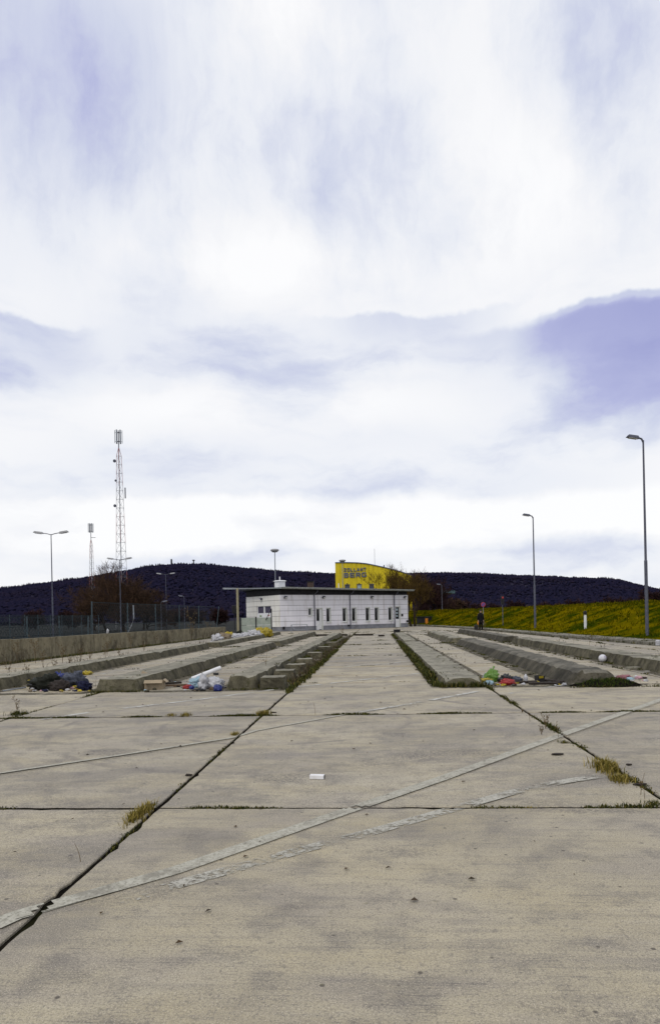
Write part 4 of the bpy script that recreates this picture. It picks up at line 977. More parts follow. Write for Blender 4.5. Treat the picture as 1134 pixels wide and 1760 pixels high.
for px, z, hh in ((486.7, .35, .3), (690.0, 1.45, .3), (598, .42, .18), (698.5, .7, .25)):
    s = fs_(px); b = MB(); b.box((s, -.04, z), (.22, .1, hh)); b.build('meter_box', 'black', bld)
# column under the oversail
cp = bd(409.5, 72.5); cl = cp-A; b = MB(); b.tube([(cl.dot(e1), cl.dot(e2), 0), (cl.dot(e1), cl.dot(e2), 4.72)], .13, 8); b.build('column', 'column', bld)
# roof vent cabin
s = fs_(500); vt = MB(); vt.box((s+.5, 3.0, zA+RTK+.45), (.85, .85, .8)); v_ = vt.build('roof_vent', 'white', rf)
vt = MB(); vt.box((s+.5, 3.0, zA+RTK+.90), (1.1, 1.1, .1), 0, 0, 0, .7); vt.tube([(s+.5, 3.0, zA+RTK+.9), (s+.5, 3.0, zA+RTK+1.35)], .06, 6); vt.build('vent_cap', 'white', v_)
s = fs_(605); vt = MB(); vt.tube([(s, 2.5, zC), (s, 2.5, zC+1.0)], .05, 6); vt.build('vent_pipe', 'white', rf)

# boarded screen left of the end wall
pA, pB = bd(414.5, 66.0), bd(467.5, 65.0); d = pB-pA; sl = d.length; scr = thing('board_screen', 'grey green boarded screen in front of the garage door', 'screen', tuple(pA), atan2(d.y, d.x))
for i in range(3):
    s = sl*i/3
    for (u, v) in ((.05, .76), (.79, 1.5)):
        b = MB(); b.box((s+sl/6, random.uniform(-.01, .01), (u+v)/2), (sl/3-.03, .04, v-u)); b.build('board', 'sheet', scr)
for k in (0, .5, 1):
    b = MB(); hh = 1.6 if k < 1 else 2.35; b.box((sl*k, -.06, hh/2), (.09, .08, hh)); b.build('post', 'black', scr)
b = MB(); b.tube([(sl*1.0, -.08, 2.3), (sl*.82, -.1, 1.25)], .035, 5); b.build('brace', 'black', scr)

# ------------------------------------------------------------------ yellow customs building
YD = 125.0; YA = bd(578, YD); YB = bd(709, YD-1.2); d = YB-YA; yl = d.length
yel = thing('yellow_building', 'yellow clad building with curved roofline and blue grey lettering', 'building', tuple(YA), atan2(d.y, d.x))
TOP = [(578, 967.5), (600, 967.3), (618, 967.8), (632, 969.2), (645, 971.8), (660, 975), (680, 980), (695, 984.5), (709, 989.5)]
def yz(s):
    px = 578+131*s/yl; return HC + (1059-.021*(px-CX)-interp(TOP, px))/F_PX*(YD-1.2*s/yl)
ops = []
def ys(px): return (px-578)/131*yl
for a, b_ in ((594, 602.3), (615, 622.8), (636, 644)): ops.append((ys(a), ys(b_), 3.9, 7.0-.0))
zw = HC+(1058-1005.3)/F_PX*YD
ops = [(a, c, zw-1.7, zw+.02) for a, c, _, _ in ops]
ne = 18
bounds = sorted({yl*i/ne for i in range(ne+1)}|{v for o in ops for v in o[:2]})
for s0, s1 in zip(bounds, bounds[1:]):
    if s1-s0 < .02: continue
    gap = .012; parts = [(0, None)]
    for o in ops:
        if o[0] <= s0+.001 and o[1] >= s1-.001: parts = [(0, o[2]), (o[3], None)]
    for u, v in parts:
        za = u; a_, c_ = s0+gap, s1-gap; b = MB(); zl, zr = (yz(s0), yz(s1)) if v is None else (v, v)
        b.add([(a_, 0, za), (c_, 0, za), (c_, .12, za), (a_, .12, za), (a_, 0, zl), (c_, 0, zr), (c_, .12, zr), (a_, .12, zl)], [(3, 2, 1, 0), (4, 5, 6, 7), (0, 1, 5, 4), (1, 2, 6, 5), (2, 3, 7, 6), (3, 0, 4, 7)])
        b.build('cladding_sheet', 'yellow', yel)
b = MB(); m_ = 24; vs = []; fs = []
for i in range(m_+1):
    s = yl*i/m_
    for y_, z in ((.125, 0), (.125, yz(s)-.03), (16, yz(s)-.03), (16, 0)): vs.append((s, y_, z))
for i in range(m_):
    for k in range(3): fs.append((i*4+k, i*4+k+1, i*4+k+5, i*4+k+4))
fs += [(0, 1, 2, 3), (m_*4+3, m_*4+2, m_*4+1, m_*4)]
b.add(vs, fs); b.build('wall', 'yellow', yel)
b = MB()
for i in range(m_):
    s0, s1 = yl*i/m_, yl*(i+1)/m_; z0, z1 = yz(s0), yz(s1)
    b.add([(s0, -.15, z0), (s1, -.15, z1), (s1, 16.2, z1), (s0, 16.2, z0), (s0, -.15, z0+.14), (s1, -.15, z1+.14), (s1, 16.2, z1+.14), (s0, 16.2, z0+.14)], [(3, 2, 1, 0), (4, 5, 6, 7), (0, 1, 5, 4), (2, 3, 7, 6)])
yr = b.build('roof', 'letter', yel)
for i, (s0, s1, z0, z1) in enumerate(ops):
    f = MB(); f.box(((s0+s1)/2, -.03, z1+.05), (s1-s0+.1, .1, .12)); f.box((s0+.04, -.02, (z0+z1)/2), (.08, .08, z1-z0)); f.box((s1-.04, -.02, (z0+z1)/2), (.08, .08, z1-z0)); fr = f.build('window', 'galv_dark', yel)
    q = MB(); q.box(((s0+s1)/2, .06, (z0+z1)/2), (s1-s0-.16, .03, z1-z0)); q.build('pane', 'glass_pale' if i == 1 else 'glass_grey', fr)
    if i < 2: q = MB(); q.box(((s0+s1)/2, -.15, z1+.22), (.2, .2, .16)); q.build('floodlight', 'black', yel)
s = ys(645.5); q = MB(); q.tube([(s, 5, yz(s)), (s, 5, yz(s)+3.6)], .03, 4); q.build('antenna', 'galv', yr)
s = ys(662); q = MB(); q.tube([(s, 3, yz(s)-.3), (s, 3, yz(s)+.7)], .11, 8); q.build('flue', 'galv_dark', yr)
GLY = {  # strokes in a unit cell: boxes (x0, y0, x1, y1) or slanted bars of four corners
 'B': [(0, 0, .24, 1), (.24, 0, .86, .2), (.24, .41, .86, .59), (.24, .8, .86, 1), (.76, .2, 1, .41), (.74, .59, .98, .8)],
 'E': [(0, 0, .25, 1), (.25, 0, 1, .2), (.25, .4, .94, .6), (.25, .8, 1, 1)],
 'R': [(0, 0, .24, 1), (.24, .36, .88, .55), (.24, .8, .9, 1), (.76, .55, 1, .8), [(.50, .36), (.76, 0), (1, 0), (.78, .36)]],
 'G': [(0, .12, .24, .88), (.1, 0, .92, .2), (.1, .8, .96, 1), (.76, .2, 1, .56), (.52, .4, .76, .56)],
 'Z': [(0, 0, 1, .2), (0, .8, 1, 1), [(0, .2), (.3, .2), (1, .8), (.7, .8)]],
 'O': [(0, .12, .22, .88), (.78, .12, 1, .88), (.1, 0, .9, .2), (.1, .8, .9, 1)],
 'L': [(0, 0, .25, 1), (.25, 0, .95, .2)],
 'A': [[(0, 0), (.26, 0), (.56, 1), (.36, 1)], [(.74, 0), (1, 0), (.64, 1), (.44, 1)], (.28, .2, .72, .38)],
 'M': [(0, 0, .2, 1), (.8, 0, 1, 1), [(.2, .72), (.42, .2), (.5, .42), (.2, 1)], [(.5, .42), (.58, .2), (.8, .72), (.8, 1)]],
 'T': [(0, .8, 1, 1), (.37, 0, .63, .8)]}
def letters(txt, s0, s1, z0, z1, gapf):
    w1 = (s1-s0)/(len(txt)+gapf*(len(txt)-1))
    for i, ch in enumerate(txt):
        b = MB(); H_ = z1-z0
        for g_ in GLY[ch]:
            p4 = [(g_[0], g_[1]), (g_[2], g_[1]), (g_[2], g_[3]), (g_[0], g_[3])] if isinstance(g_, tuple) else g_
            n_ = len(p4); b.add([(x*w1, -.16, y*H_) for x, y in p4]+[(x*w1, -.02, y*H_) for x, y in p4], [tuple(range(n_)), tuple(range(2*n_-1, n_-1, -1))]+[(k, n_+k, n_+(k+1) % n_, (k+1) % n_) for k in range(n_)])
        o = b.build('letter', 'letter', yel); o.location = (s0+i*w1*(1+gapf), 0, z0)
zt = lambda py: HC+(1058.3-py)/F_PX*YD
letters('ZOLLAMT', ys(593), ys(631), zt(982.4), zt(976.4), .34); letters('BERG', ys(593), ys(631.5), zt(992.6), zt(984.6), .26)

# teal canopy right of it, low walls, gate post
cA = bd(769.5, 118); cB = bd(716, 124); d = cB-cA; cl_ = d.length
can = thing('customs_canopy', 'teal roofed steel canopy jutting out right of the yellow building', 'canopy', tuple(cA), atan2(d.y, d.x))
zc0, zc1 = HC+(1055-1020)/F_PX*118, HC+(1056-1029)/F_PX*124
b = MB(); b.add([(0, -2, zc0), (cl_, -2, zc1-.1), (cl_, 6, zc1-.1), (0, 6, zc0), (0, -2, zc0+.5), (cl_*.6, -2, zc0+.15), (cl_, -2, zc1+.3), (cl_, 6, zc1+.3), (cl_*.6, 6, zc0+.15), (0, 6, zc0+.5)], [(0, 3, 2, 1), (4, 5, 8, 9), (5, 6, 7, 8), (0, 1, 6, 5, 4), (3, 9, 8, 7, 2), (0, 4, 9, 3), (1, 2, 7, 6)]); b.build('roof', 'steel_teal', can)
for k in (0, 1):
    b = MB(); b.tube([(cl_*.72, -1+5*k, 0), (cl_*.72, -1+5*k, zc1+2.2)], .12, 6); b.build('column', 'galv_dark', can)
    for t in (.1, .3, .5):
        b = MB(); b.tube([(cl_*.72, -1+5*k, zc1+2.1), (cl_*t, -1+5*k, zc0+.35)], .03, 4); b.build('stay', 'galv_dark', can)
p = bd(716, 92); q_ = bd(735, 91); d = q_-p; b = MB(); b.box((d.length/2, .6, .55), (d.length, 1.2, 1.1)); b.box((d.length/2, .6, 1.14), (d.length+.2, 1.4, .08)); single(b, 'low_booth', 'fascia', tuple(p), 'dark low booth behind the bare tree, beside an orange post', 'booth', atan2(d.y, d.x))
p = bd(733, 89); b = MB(); b.bbox((0, 0, .48), (.34, .3, .96), .03); o = thing('gate_post', 'orange barrier gate post at the edge of the far road', 'post', tuple(p)); b.build('cabinet', 'orange', o)
b = MB(); b.box((0, 0, 1.02), (.38, .34, .12)); b.build('cap', 'black', o)
p = bd(739, 93); q_ = bd(772, 93); d = q_-p; wl2 = thing('low_wall', 'low brownish concrete wall at the end of the far road', 'wall', tuple(p), atan2(d.y, d.x))
for i in range(3): b = MB(); b.box((d.length*(i+.5)/3, 0, .38), (d.length/3-.02, .25, .8)); b.build('wall_panel', 'wall', wl2)
p = bd(535, 190); b = MB(); b.box((0, 0, 5.6), (1.7, 1.7, 11.2)); o = thing('brick_chimney', 'brown chimney stack against the hill behind the roof', 'chimney', tuple(p)); b.build('stack', 'brick', o); b = MB(); b.box((0, 0, 11.35), (1.9, 1.9, .3)); b.build('cap', 'fascia', o)

# ------------------------------------------------------------------ lamps
def lamp(px, D, H, kind, label, side=1, r=.09, z0=0.0, loc=None, rz=None, group=None):
    p = bd(px, D, z0) if loc is None else loc; root = thing('street_lamp', label, 'street lamp', tuple(p), YAW if rz is None else rz, group or 'street lamps')
    m = 'galv_dark' if kind != 'disc' else 'galv'
    b = MB(); b.tube([(0, 0, -.3), (0, 0, H*.38), (0, 0, H*.385), (0, 0, H-.05)], [r, r*.95, r*.72, r*.5], 8); b.build('pole', m, root)
    if kind == 'double':
        for s in (1, -1):
            b = MB(); b.tube([(0, 0, H-.1), (s*.35, 0, H), (s*.9, 0, H+.1)], .04, 6); b.build('arm', m, root)
            b = MB(); b.box((s*1.25, 0, H+.16), (.95, .34, .17), 0, 0, -s*.14, .75); hd = b.build('lamp_head', 'lamp_white', root)
            b = MB(); b.box((s*1.27, 0, H+.06), (.6, .26, .06), 0, 0, -s*.14); b.build('diffuser', 'lamp_glass', hd)
    elif kind == 'single':
        b = MB(); b.tube([(0, 0, H-.15), (side*.08, 0, H+.02), (side*.3, 0, H+.1)], .045, 6); b.build('arm', m, root)
        b = MB(); b.box((side*.5, 0, H+.14), (.62, .24, .13), 0, 0, -side*.16, .72); hd = b.build('lamp_head', 'galv_dark', root)
        b = MB(); b.box((side*.52, 0, H+.065), (.42, .18, .05), 0, 0, -side*.16); b.build('diffuser', 'lamp_glass', hd)
    else:
        b = MB(); b.lathe([(.12, H-.25), (.45, H-.12), (.56, H), (.5, H+.14), (.2, H+.2)], 14); hd = b.build('lamp_head', 'lamp_white', root, True)
        b = MB(); b.lathe([(.3, H-.24), (.4, H-.19)], 12); b.build('diffuser', 'lamp_glass', hd)
    return root
P1 = bank_pt(1108, 2.0); P2 = bank_pt(919, 2.3)
lamp(0, 0, 9.65, 'single', 'tall single arm lamp post at the right edge, nearest on the grass bank', -1, .085, loc=P1, rz=YAW)
lamp(0, 0, 8.55, 'single', 'single arm lamp post farther along the foot of the grass bank', -1, .085, loc=P2, rz=YAW)
lamp(92, 66, 10.2, 'double', 'double headed lamp post at far left behind the boundary wall', r=.085)
lamp(208.5, 92, 9.9, 'double', 'double headed lamp post in front of the lattice mast', r=.085)
lamp(287, 124, 9.9, 'double', 'farthest double headed lamp post, right of the mast', r=.085)
lamp(475, 86, 10.1, 'disc', 'disc topped lamp post rising behind the white building roof', r=.10)
lamp(590.5, 108, 10.4, 'disc', 'disc topped lamp post in front of the yellow facade', r=.10)
lamp(760, 104, 6.0, 'single', 'short single lamp post beside the teal canopy', -1, .08)
lamp(278, 84, 3.7, 'single', 'small garden lamp behind the fence, left of two', 1, .05)
lamp(318, 92, 4.6, 'single', 'small garden lamp behind the fence, right of two', -1, .05)

# ------------------------------------------------------------------ radio masts
def lattice(px, D, Ht, wb, wt, label, seed, top):
    root = thing('radio_mast', label, 'mast', tuple(bd(px, D)), .35); nb_ = int(Ht/1.5)
    cor = lambda z, k: Vector((cos(2*pi*k/3+.5)*(wb+(wt-wb)*z/Ht)*.577, sin(2*pi*k/3+.5)*(wb+(wt-wb)*z/Ht)*.577, z))
    for k in range(3):
        lg = None
        for i in range(6):
            z0, z1 = Ht*i/6, Ht*(i+1)/6; b = MB(); b.tube([cor(z0, k), cor(z1, k)], .035, 5)
            o = b.build('leg' if i == 0 else 'leg_section', 'red' if i % 2 else 'lamp_white', root if i == 0 else lg)
            if i == 0: lg = o
    b = MB()
    for i in range(nb_):
        z0, z1 = Ht*i/nb_, Ht*(i+1)/nb_
        for k in range(3):
            j = (k+1) % 3; b.tube([cor(z0, k), cor(z1, j)], .022, 3, False); b.tube([cor(z1, k), cor(z1, j)], .022, 3, False)
    tag(b.build('bracing', 'galv', root), kind='stuff')
    b = MB(); b.box((0, 0, Ht/2), (.16, .08, Ht)); b.build('ladder', 'galv', root)
    zt_ = Ht+top
    b = MB(); b.tube([(0, 0, Ht), (0, 0, zt_)], .09, 6); b.build('spire', 'galv_dark', root)
    for k in range(3): b = MB(); b.tube([cor(Ht, k), (0, 0, Ht+1.6)], .04, 4); b.build('strut', 'red', root)
    for k in range(6):
        a = 2*pi*k/6; x, y_ = cos(a)*.62, sin(a)*.62; b = MB(); b.box((x, y_, zt_-1.15), (.10, .22, 2.3), a); an = b.build('antenna_panel', 'galv', root)
        q = MB(); q.tube([(0, 0, zt_-.4), (x, y_, zt_-.4)], .03, 4); q.tube([(0, 0, zt_-2.0), (x, y_, zt_-2.0)], .03, 4); q.build('bracket', 'galv_dark', an)
    return root
mroot = lattice(211, 120, 31.0, 2.3, .85, 'tall red and white lattice mast with antenna panels on top', 1, 4.6)
for z, x, r in ((30.0, -.75, .28), (26.5, -.62, .2), (22.0, -.85, .26)):
    b = MB(); b.x = Matrix.Translation((x, -.3, z)) @ Matrix.Rotation(pi/2, 4, 'X'); b.lathe([(r*.6, -.2), (r, .02), (r, .16), (r*.9, .2)], 12); b.build('dish', 'galv_dark', mroot)
b = MB(); b.box((.95, 0, 24.4), (.2, .3, 1.9)); b.build('antenna_panel', 'galv_dark', mroot)
m2 = lattice(160, 172, 21.0, 1.9, .7, 'smaller lattice mast with two antenna panels, left of the tall mast', 2, 5.6)
b = MB(); b.box((.6, 0, 23.0), (1.1, .1, .1)); b.build('side_arm', 'galv_dark', m2)
# tiny summit towers on the ridge
for px, py, hh, lab in ((295, 966, 11, 'small square lookout tower on the hilltop, left of two'), (333, 967, 9, 'small topped post tower on the hilltop, right of two')):
    a, e = azel(px, py); r = ridge_r(a); z = hill_z(a, r); o = thing('hilltop_tower', lab, 'tower', (sin(a)*r, cos(a)*r, z)); b = MB()
    b.box((0, 0, hh/2+2), (3.4 if px < 300 else 2, 3, hh+6)); b.build('shaft', 'fascia', o); b = MB(); b.box((0, 0, hh+6), (5, 5, 2.2) if px > 300 else (3, 3, 3)); b.build('head', 'fascia', o)

# ------------------------------------------------------------------ signs, posts
p = bank_pt(1006, 2.6); o = thing('guide_post', 'white roadside guide post with dark cap on the grass bank', 'post', tuple(p)); b = MB(); b.bbox((0, 0, .40), (.15, .12, .9), .03); b.build('post', 'white', o)
b = MB(); b.bbox((0, 0, .98), (.19, .17, .24), .05); b.build('cap', 'black', o)
def roundsign(loc, h):
    o = thing('no_parking_sign', 'round blue and red no parking sign behind the person', 'sign', tuple(loc), YAW); b = MB(); b.tube([(0, 0, -.2), (0, 0, h)], .03, 6); b.build('pole', 'galv', o)
    b = MB(); b.x = Matrix.Translation((0, -.05, h-.25)) @ Matrix.Rotation(pi/2, 4, 'X'); b.lathe([(.23, -.02), (.23, .02)], 24); s_ = b.build('disc', 'sign_red', o)
    b = MB(); b.x = Matrix.Translation((0, -.078, h-.25)) @ Matrix.Rotation(pi/2, 4, 'X'); b.lathe([(.17, -.004), (.17, .004)], 24); b.build('blue_field', 'sign_blue', s_)
    b = MB(); b.box((0, -.09, h-.25), (.36, .01, .06), 0, 0, .785); b.build('slash', 'sign_red', s_)
M['sign_red'] = mottled('sign_red', (.35, .03, .04), (.4, .04, .05), 5, .5, .4); M['sign_blue'] = mottled('sign_blue', (.05, .07, .30), (.06, .08, .34), 5, .5, .4)
roundsign(bank_pt(829.5, 2.0), 2.35)
p = bank_pt(864, 2.4); o = thing('traffic_light', 'dark traffic light on a thin pole at the foot of the bank', 'traffic light', tuple(p), YAW); b = MB(); b.tube([(0, 0, -.2), (0, 0, 1.95)], .035, 6); b.build('pole', 'galv_dark', o)
b = MB(); b.bbox((0, 0, 2.3), (.28, .2, .78), .04); hs = b.build('housing', 'black', o)
for k, mm in ((.24, 'sign_red'), (0, 'black'), (-.24, 'black')):
    b = MB(); b.x = Matrix.Translation((0, -.11, 2.3+k)) @ Matrix.Rotation(pi/2, 4, 'X'); b.lathe([(.09, -.02), (.09, .02)], 12); b.build('lens', mm, hs)
p = bd(774, 110); o = thing('road_sign', 'small white sign on a post at the far end of the bank', 'sign', tuple(p), YAW); b = MB(); b.tube([(0, 0, 0), (0, 0, 1.7)], .03, 5); b.build('pole', 'galv', o)
b = MB(); b.box((0, -.05, 1.45), (.55, .03, .75)); b.build('plate', 'white', o); b = MB(); b.box((0, -.075, 1.42), (.3, .01, .35)); b.build('symbol', 'sign_blue', o)
p = bd(403.5, 84); o = thing('traffic_light', 'dark traffic light left of the white building column', 'traffic light', tuple(p), YAW); b = MB(); b.tube([(0, 0, 0), (0, 0, 2.2)], .05, 6); b.build('pole', 'black', o); b = MB(); b.bbox((0, 0, 2.6), (.55, .3, 1.0), .05); b.build('housing', 'black', o)

# ------------------------------------------------------------------ person, bag, case
pp = gp(826, 1083.5); per = thing('person', 'person in a black coat and dark trousers standing at the roadside', 'person', tuple(pp), .3)
def skin(name, V, E, Rr, m, parent, sub=2):
    me = bpy.data.meshes.new(name); me.from_pydata(V, E, []); o = bpy.data.objects.new(name, me); COL.objects.link(o)
    md = o.modifiers.new('skin', 'SKIN'); o.modifiers.new('sub', 'SUBSURF').levels = sub
    for v, r in zip(me.skin_vertices[0].data, Rr): v.radius = (r, r) if not hasattr(r, '__len__') else r
    me.skin_vertices[0].data[0].use_root = True
    bpy.context.view_layer.update(); dg = bpy.context.evaluated_depsgraph_get(); nm = bpy.data.meshes.new_from_object(o.evaluated_get(dg)); nm.name = name
    bpy.data.objects.remove(o); nm.materials.clear(); nm.materials.append(M[m]); nm.polygons.foreach_set('use_smooth', [True]*len(nm.polygons))
    o = bpy.data.objects.new(name, nm); COL.objects.link(o); o.parent = parent; return o
V = [(0, 0, .92), (0, .01, 1.12), (0, .02, 1.36), (0, .01, 1.50), (0, -.01, 1.60), (0, -.015, 1.70)]; E = [(0, 1), (1, 2), (2, 3), (3, 4), (4, 5)]; Rr = [(.15, .11), (.14, .10), (.17, .11), .055, .085, .07]
for s in (1, -1):
    i = len(V); V += [(s*.10, 0, .84), (s*.11, -.01, .48), (s*.115, .01, .10), (s*.125, -.13, .04)]; E += [(0, i), (i, i+1), (i+1, i+2), (i+2, i+3)]; Rr += [.09, .062, .042, .038]
    i = len(V); V += [(s*.19, .02, 1.40), (s*.245, .03, 1.13), (s*.25, -.04, .88), (s*.25, -.055, .80)]; E += [(2, i), (i, i+1), (i+1, i+2), (i+2, i+3)]; Rr += [.062, .045, .034, .03]
    w_i = len(V)-1
    for k, (dy, ln) in enumerate(((-.035, .075), (-.012, .09), (.01, .085), (.03, .065))):
        i = len(V); V += [(s*.25, -.055+dy, .745), (s*.243, -.055+dy, .745-ln*.5), (s*.228, -.055+dy, .745-ln)]; E += [(w_i, i), (i, i+1), (i+1, i+2)]; Rr += [.010, .009, .008]
    i = len(V); V += [(s*.235, -.10, .78), (s*.225, -.115, .75)]; E += [(w_i, i), (i, i+1)]; Rr += [.011, .009]
skin('body', V, E, Rr, 'skin', per)
b = MB(); b.lathe([(.215, .62), (.235, .72), (.205, .95), (.20, 1.12), (.225, 1.32), (.20, 1.43), (.10, 1.51), (.085, 1.55)], 20); b.v = [Vector((v.x, v.y*.68, v.z)) for v in b.v]
for s in (1, -1): b.tube([(s*.17, .02, 1.42), (s*.25, .03, 1.14), (s*.255, -.03, .90)], [.085, .072, .058], 10)
b.build('coat', 'coat', per, True)
b = MB()
for s in (1, -1): b.tube([(s*.09, 0, .9), (s*.11, -.01, .48), (s*.115, .01, .07)], [.12, .09, .07], 10)
b.build('trousers', 'coat', per, True)
b = MB()
for s in (1, -1): b.blob((s*.12, -.06, .045), (.055, .15, .06), .05)
b.build('shoes', 'black', per, True)
b = MB(); b.blob((0, .015, 1.70), (.092, .105, .10), .1, flat=False); b.build('hair', 'black', per, True)
b = MB(); b.blob((0, -.10, 1.655), (.014, .02, .022), 0, flat=False, nu=6, nv=5)
for s in (1, -1): b.blob((s*.088, 0, 1.66), (.014, .022, .032), 0, flat=False, nu=6, nv=5)
b.build('face_features', 'skin', per, True)
p = gp(821.5, 1083); b = MB(); b.blob((0, 0, .2), (.13, .10, .22), .2, seed=4); o = thing('carrier_bag', 'orange bag held at the side of the person in black', 'bag', (p.x+.06, p.y, .42)); b.build('bag', 'orange', o, True)
b = MB(); b.tube([(-.08, 0, .38), (-.02, 0, .46), (.08, 0, .37)], .012, 5); b.build('handle', 'orange', o)
p = gp(818, 1084); b = MB(); b.bbox((0, 0, .26), (.34, .24, .46), .04); o = thing('suitcase', 'small black case standing left of the person in black', 'case', tuple(p)); b.build('body', 'black', o)
b = MB(); b.tube([(-.09, 0, .48), (-.09, 0, .56), (.09, 0, .56), (.09, 0, .48)], .012, 5); b.build('handle', 'black', o)

# ------------------------------------------------------------------ rubbish
def bag(px, py, w_, d_, h_, m, label, cat='bag', seed=1, amp=.35, name='rubbish_bag', rz=0.0, neck=False, z=0.0, fr=1.6):
    p = gp(px, py, z); b = MB(); b.blob((0, 0, h_*.36), (w_/2, d_/2, h_*.5), amp, fr, seed, 34, 22, True, 0, .30)
    if neck: b.tube([(0, 0, h_*.75), (.02, 0, h_*.95), (.05, 0, h_*1.2)], [w_*.10, w_*.04, w_*.12], 7)
    return single(b, name, m, (p.x, p.y+d_*.3, z), label, cat, rz, 'rubbish lying between the islands', True)
bag(78, 1186, .60, .5, .36, 'cloth_dark', 'dark olive crumpled heap of cloth, leftmost large piece of the left rubbish heap', 'cloth', 1, .4, 'cloth_heap')
bag(62, 1184, .30, .3, .24, 'bag_black', 'black crumpled bag at the left end of the left rubbish heap', seed=2)
bag(99, 1187, .38, .34, .25, 'cloth_brown', 'smooth dark brown cushion in front of the left rubbish heap', 'cushion', 3, .15, 'cushion')
bag(124, 1182, .48, .4, .34, 'cloth_grey', 'grey blue crumpled jacket on the left rubbish heap', 'jacket', 4, .5, 'jacket', fr=2.2)
bag(143, 1187, .26, .3, .22, 'cloth_navy', 'navy and dark cloth at the right end of the left rubbish heap', 'cloth', 5, .5, 'cloth_heap')
bag(102, 1178, .34, .2, .32, 'bag_blue', 'blue cloth behind the brown cushion', 'cloth', 6, .5, 'cloth_heap')
bag(136, 1186, .13, .12, .12, 'bag_yellow', 'small yellow wrapper in the left heap beside the navy cloth', 'wrapper', 7, .5, 'wrapper')
bag(47, 1176, .12, .12, .12, 'bag_yellow', 'small yellow bag at the end of the white pole', seed=8)
bag(149, 1160, .30, .22, .11, 'bag_yellow', 'flat yellow bag lying alone in the lane behind the left heap', seed=9, amp=.5)
a, c = gp(-30, 1190), gp(46, 1176); b = MB(); d = c-a; b.tube([(0, 0, .03), (d.x, d.y, .06)], .025, 8); single(b, 'white_pole', 'lamp_white', tuple(a), 'pale pole lying on the ground at the left edge', 'pole')
a, c = gp(5, 1189), gp(45, 1184); b = MB(); d = c-a; b.tube([(0, 0, .02), (d.x, d.y, .03)], .016, 8); single(b, 'thin_rod', 'galv', tuple(a), 'thin grey rod lying beside the pale pole', 'rod')
bag(222, 1184, .17, .16, .15, 'bag_pink', 'small white and pink crumpled bag, left end of the middle heap', seed=11, amp=.5)
bag(232, 1184, .24, .22, .26, 'cloth_tan', 'olive brown cloth bundle at the foot of the second left island', 'cloth', 12, .45, 'cloth_heap')
def obox(px, py, w_, d_, h_, m, label, name, cat, rz=0, tilt=0.0, flaps=True):
    p = gp(px, py); o = thing(name, label, cat, (p.x, p.y+d_*.4, 0), rz); b = MB(); t = .008
    for c_, dd in (((0, -d_/2, h_/2), (w_, t, h_)), ((0, d_/2, h_/2), (w_, t, h_)), ((-w_/2+t/2, 0, h_/2), (t, d_-t, h_)), ((w_/2-t/2, 0, h_/2), (t, d_-t, h_)), ((0, 0, t/2), (w_-2*t, d_-t, t))): b.box(c_, dd)
    b.build('box_body', m, o)
    if flaps:
        q = MB(); q.box((0, -d_/2-.05, h_+.005), (w_*.96, .11, .006), 0, .6); q.build('flap', m, o)
        q = MB(); q.box((w_/2+.04, 0, h_+.01), (.10, d_*.95, .006), 0, 0, .7); q.build('flap', m, o)
    return o
obox(264, 1185, .40, .26, .17, 'card', 'tan open cardboard box in the middle rubbish heap', 'cardboard_box', 'box', .12)
p = gp(247, 1178); b = MB(); b.box((0, 0, .15), (.26, .01, .30), .3, -.5, .5); single(b, 'cardboard_sheet', 'card', (p.x, p.y+.1, 0), 'cardboard sheet leaning behind the open box', 'cardboard')
for (x0, y0_, x1, y1_, r, m, lab) in ((278, 1182, 322, 1180, .03, 'timber', 'brown board lying right of the cardboard box'), (282, 1178, 312, 1176, .03, 'timber_dark', 'dark board behind the brown one beside the cardboard box'), (286, 1163, 298, 1176, .02, 'timber_dark', 'short dark stick sticking out above the boards')):
    a, c = gp(x0, y0_), gp(x1, y1_); d = c-a; b = MB(); L = d.length; b.box((L/2, 0, r+.01), (L, r*3, r*1.4)); single(b, 'wooden_board', m, tuple(a), lab, 'board', atan2(d.y, d.x))
a, c = gp(330, 1172), gp(365, 1160); d = c-a; b = MB(); L = hypot(d.x, d.y)
b.tube([(0, 0, .07), (.62, .35, .30)], .052, 12); single(b, 'white_tube', 'white', tuple(a), 'white cardboard tube lying slantwise in the middle heap', 'tube', smooth=False)
bag(371, 1160, .13, .12, .06, 'bag_black', 'small black piece at the upper end of the white tube', 'scrap', 13, .4, 'plastic_scrap')
bag(338, 1182, .30, .3, .24, 'bag_pale_blue', 'pale blue crumpled bag under the white tube', seed=14, amp=.5)
bag(349, 1185, .20, .2, .34, 'bag_white', 'upright white plastic bag in the middle heap', seed=15, amp=.45)
bag(368, 1184, .36, .3, .26, 'bag_white', 'large rounded white plastic bag beside the left island nose', seed=16, amp=.3)
bag(374, 1188, .16, .14, .15, 'bag_blue', 'round dark blue bundle in front of the large white bag', 'bundle', 17, .3)
bag(322, 1184, .20, .14, .10, 'bag_red', 'reddish packet between the brown board and the pale blue bag', 'packet', 18, .4, 'packet')
bag(329, 1185, .10, .1, .09, 'bag_blue', 'small bright blue scrap beside the reddish packet', 'scrap', 19, .2, 'plastic_scrap')
bag(341, 1188, .26, .12, .05, 'bag_black', 'flat black scrap before the pale blue bag', 'scrap', 20, .5, 'plastic_scrap')
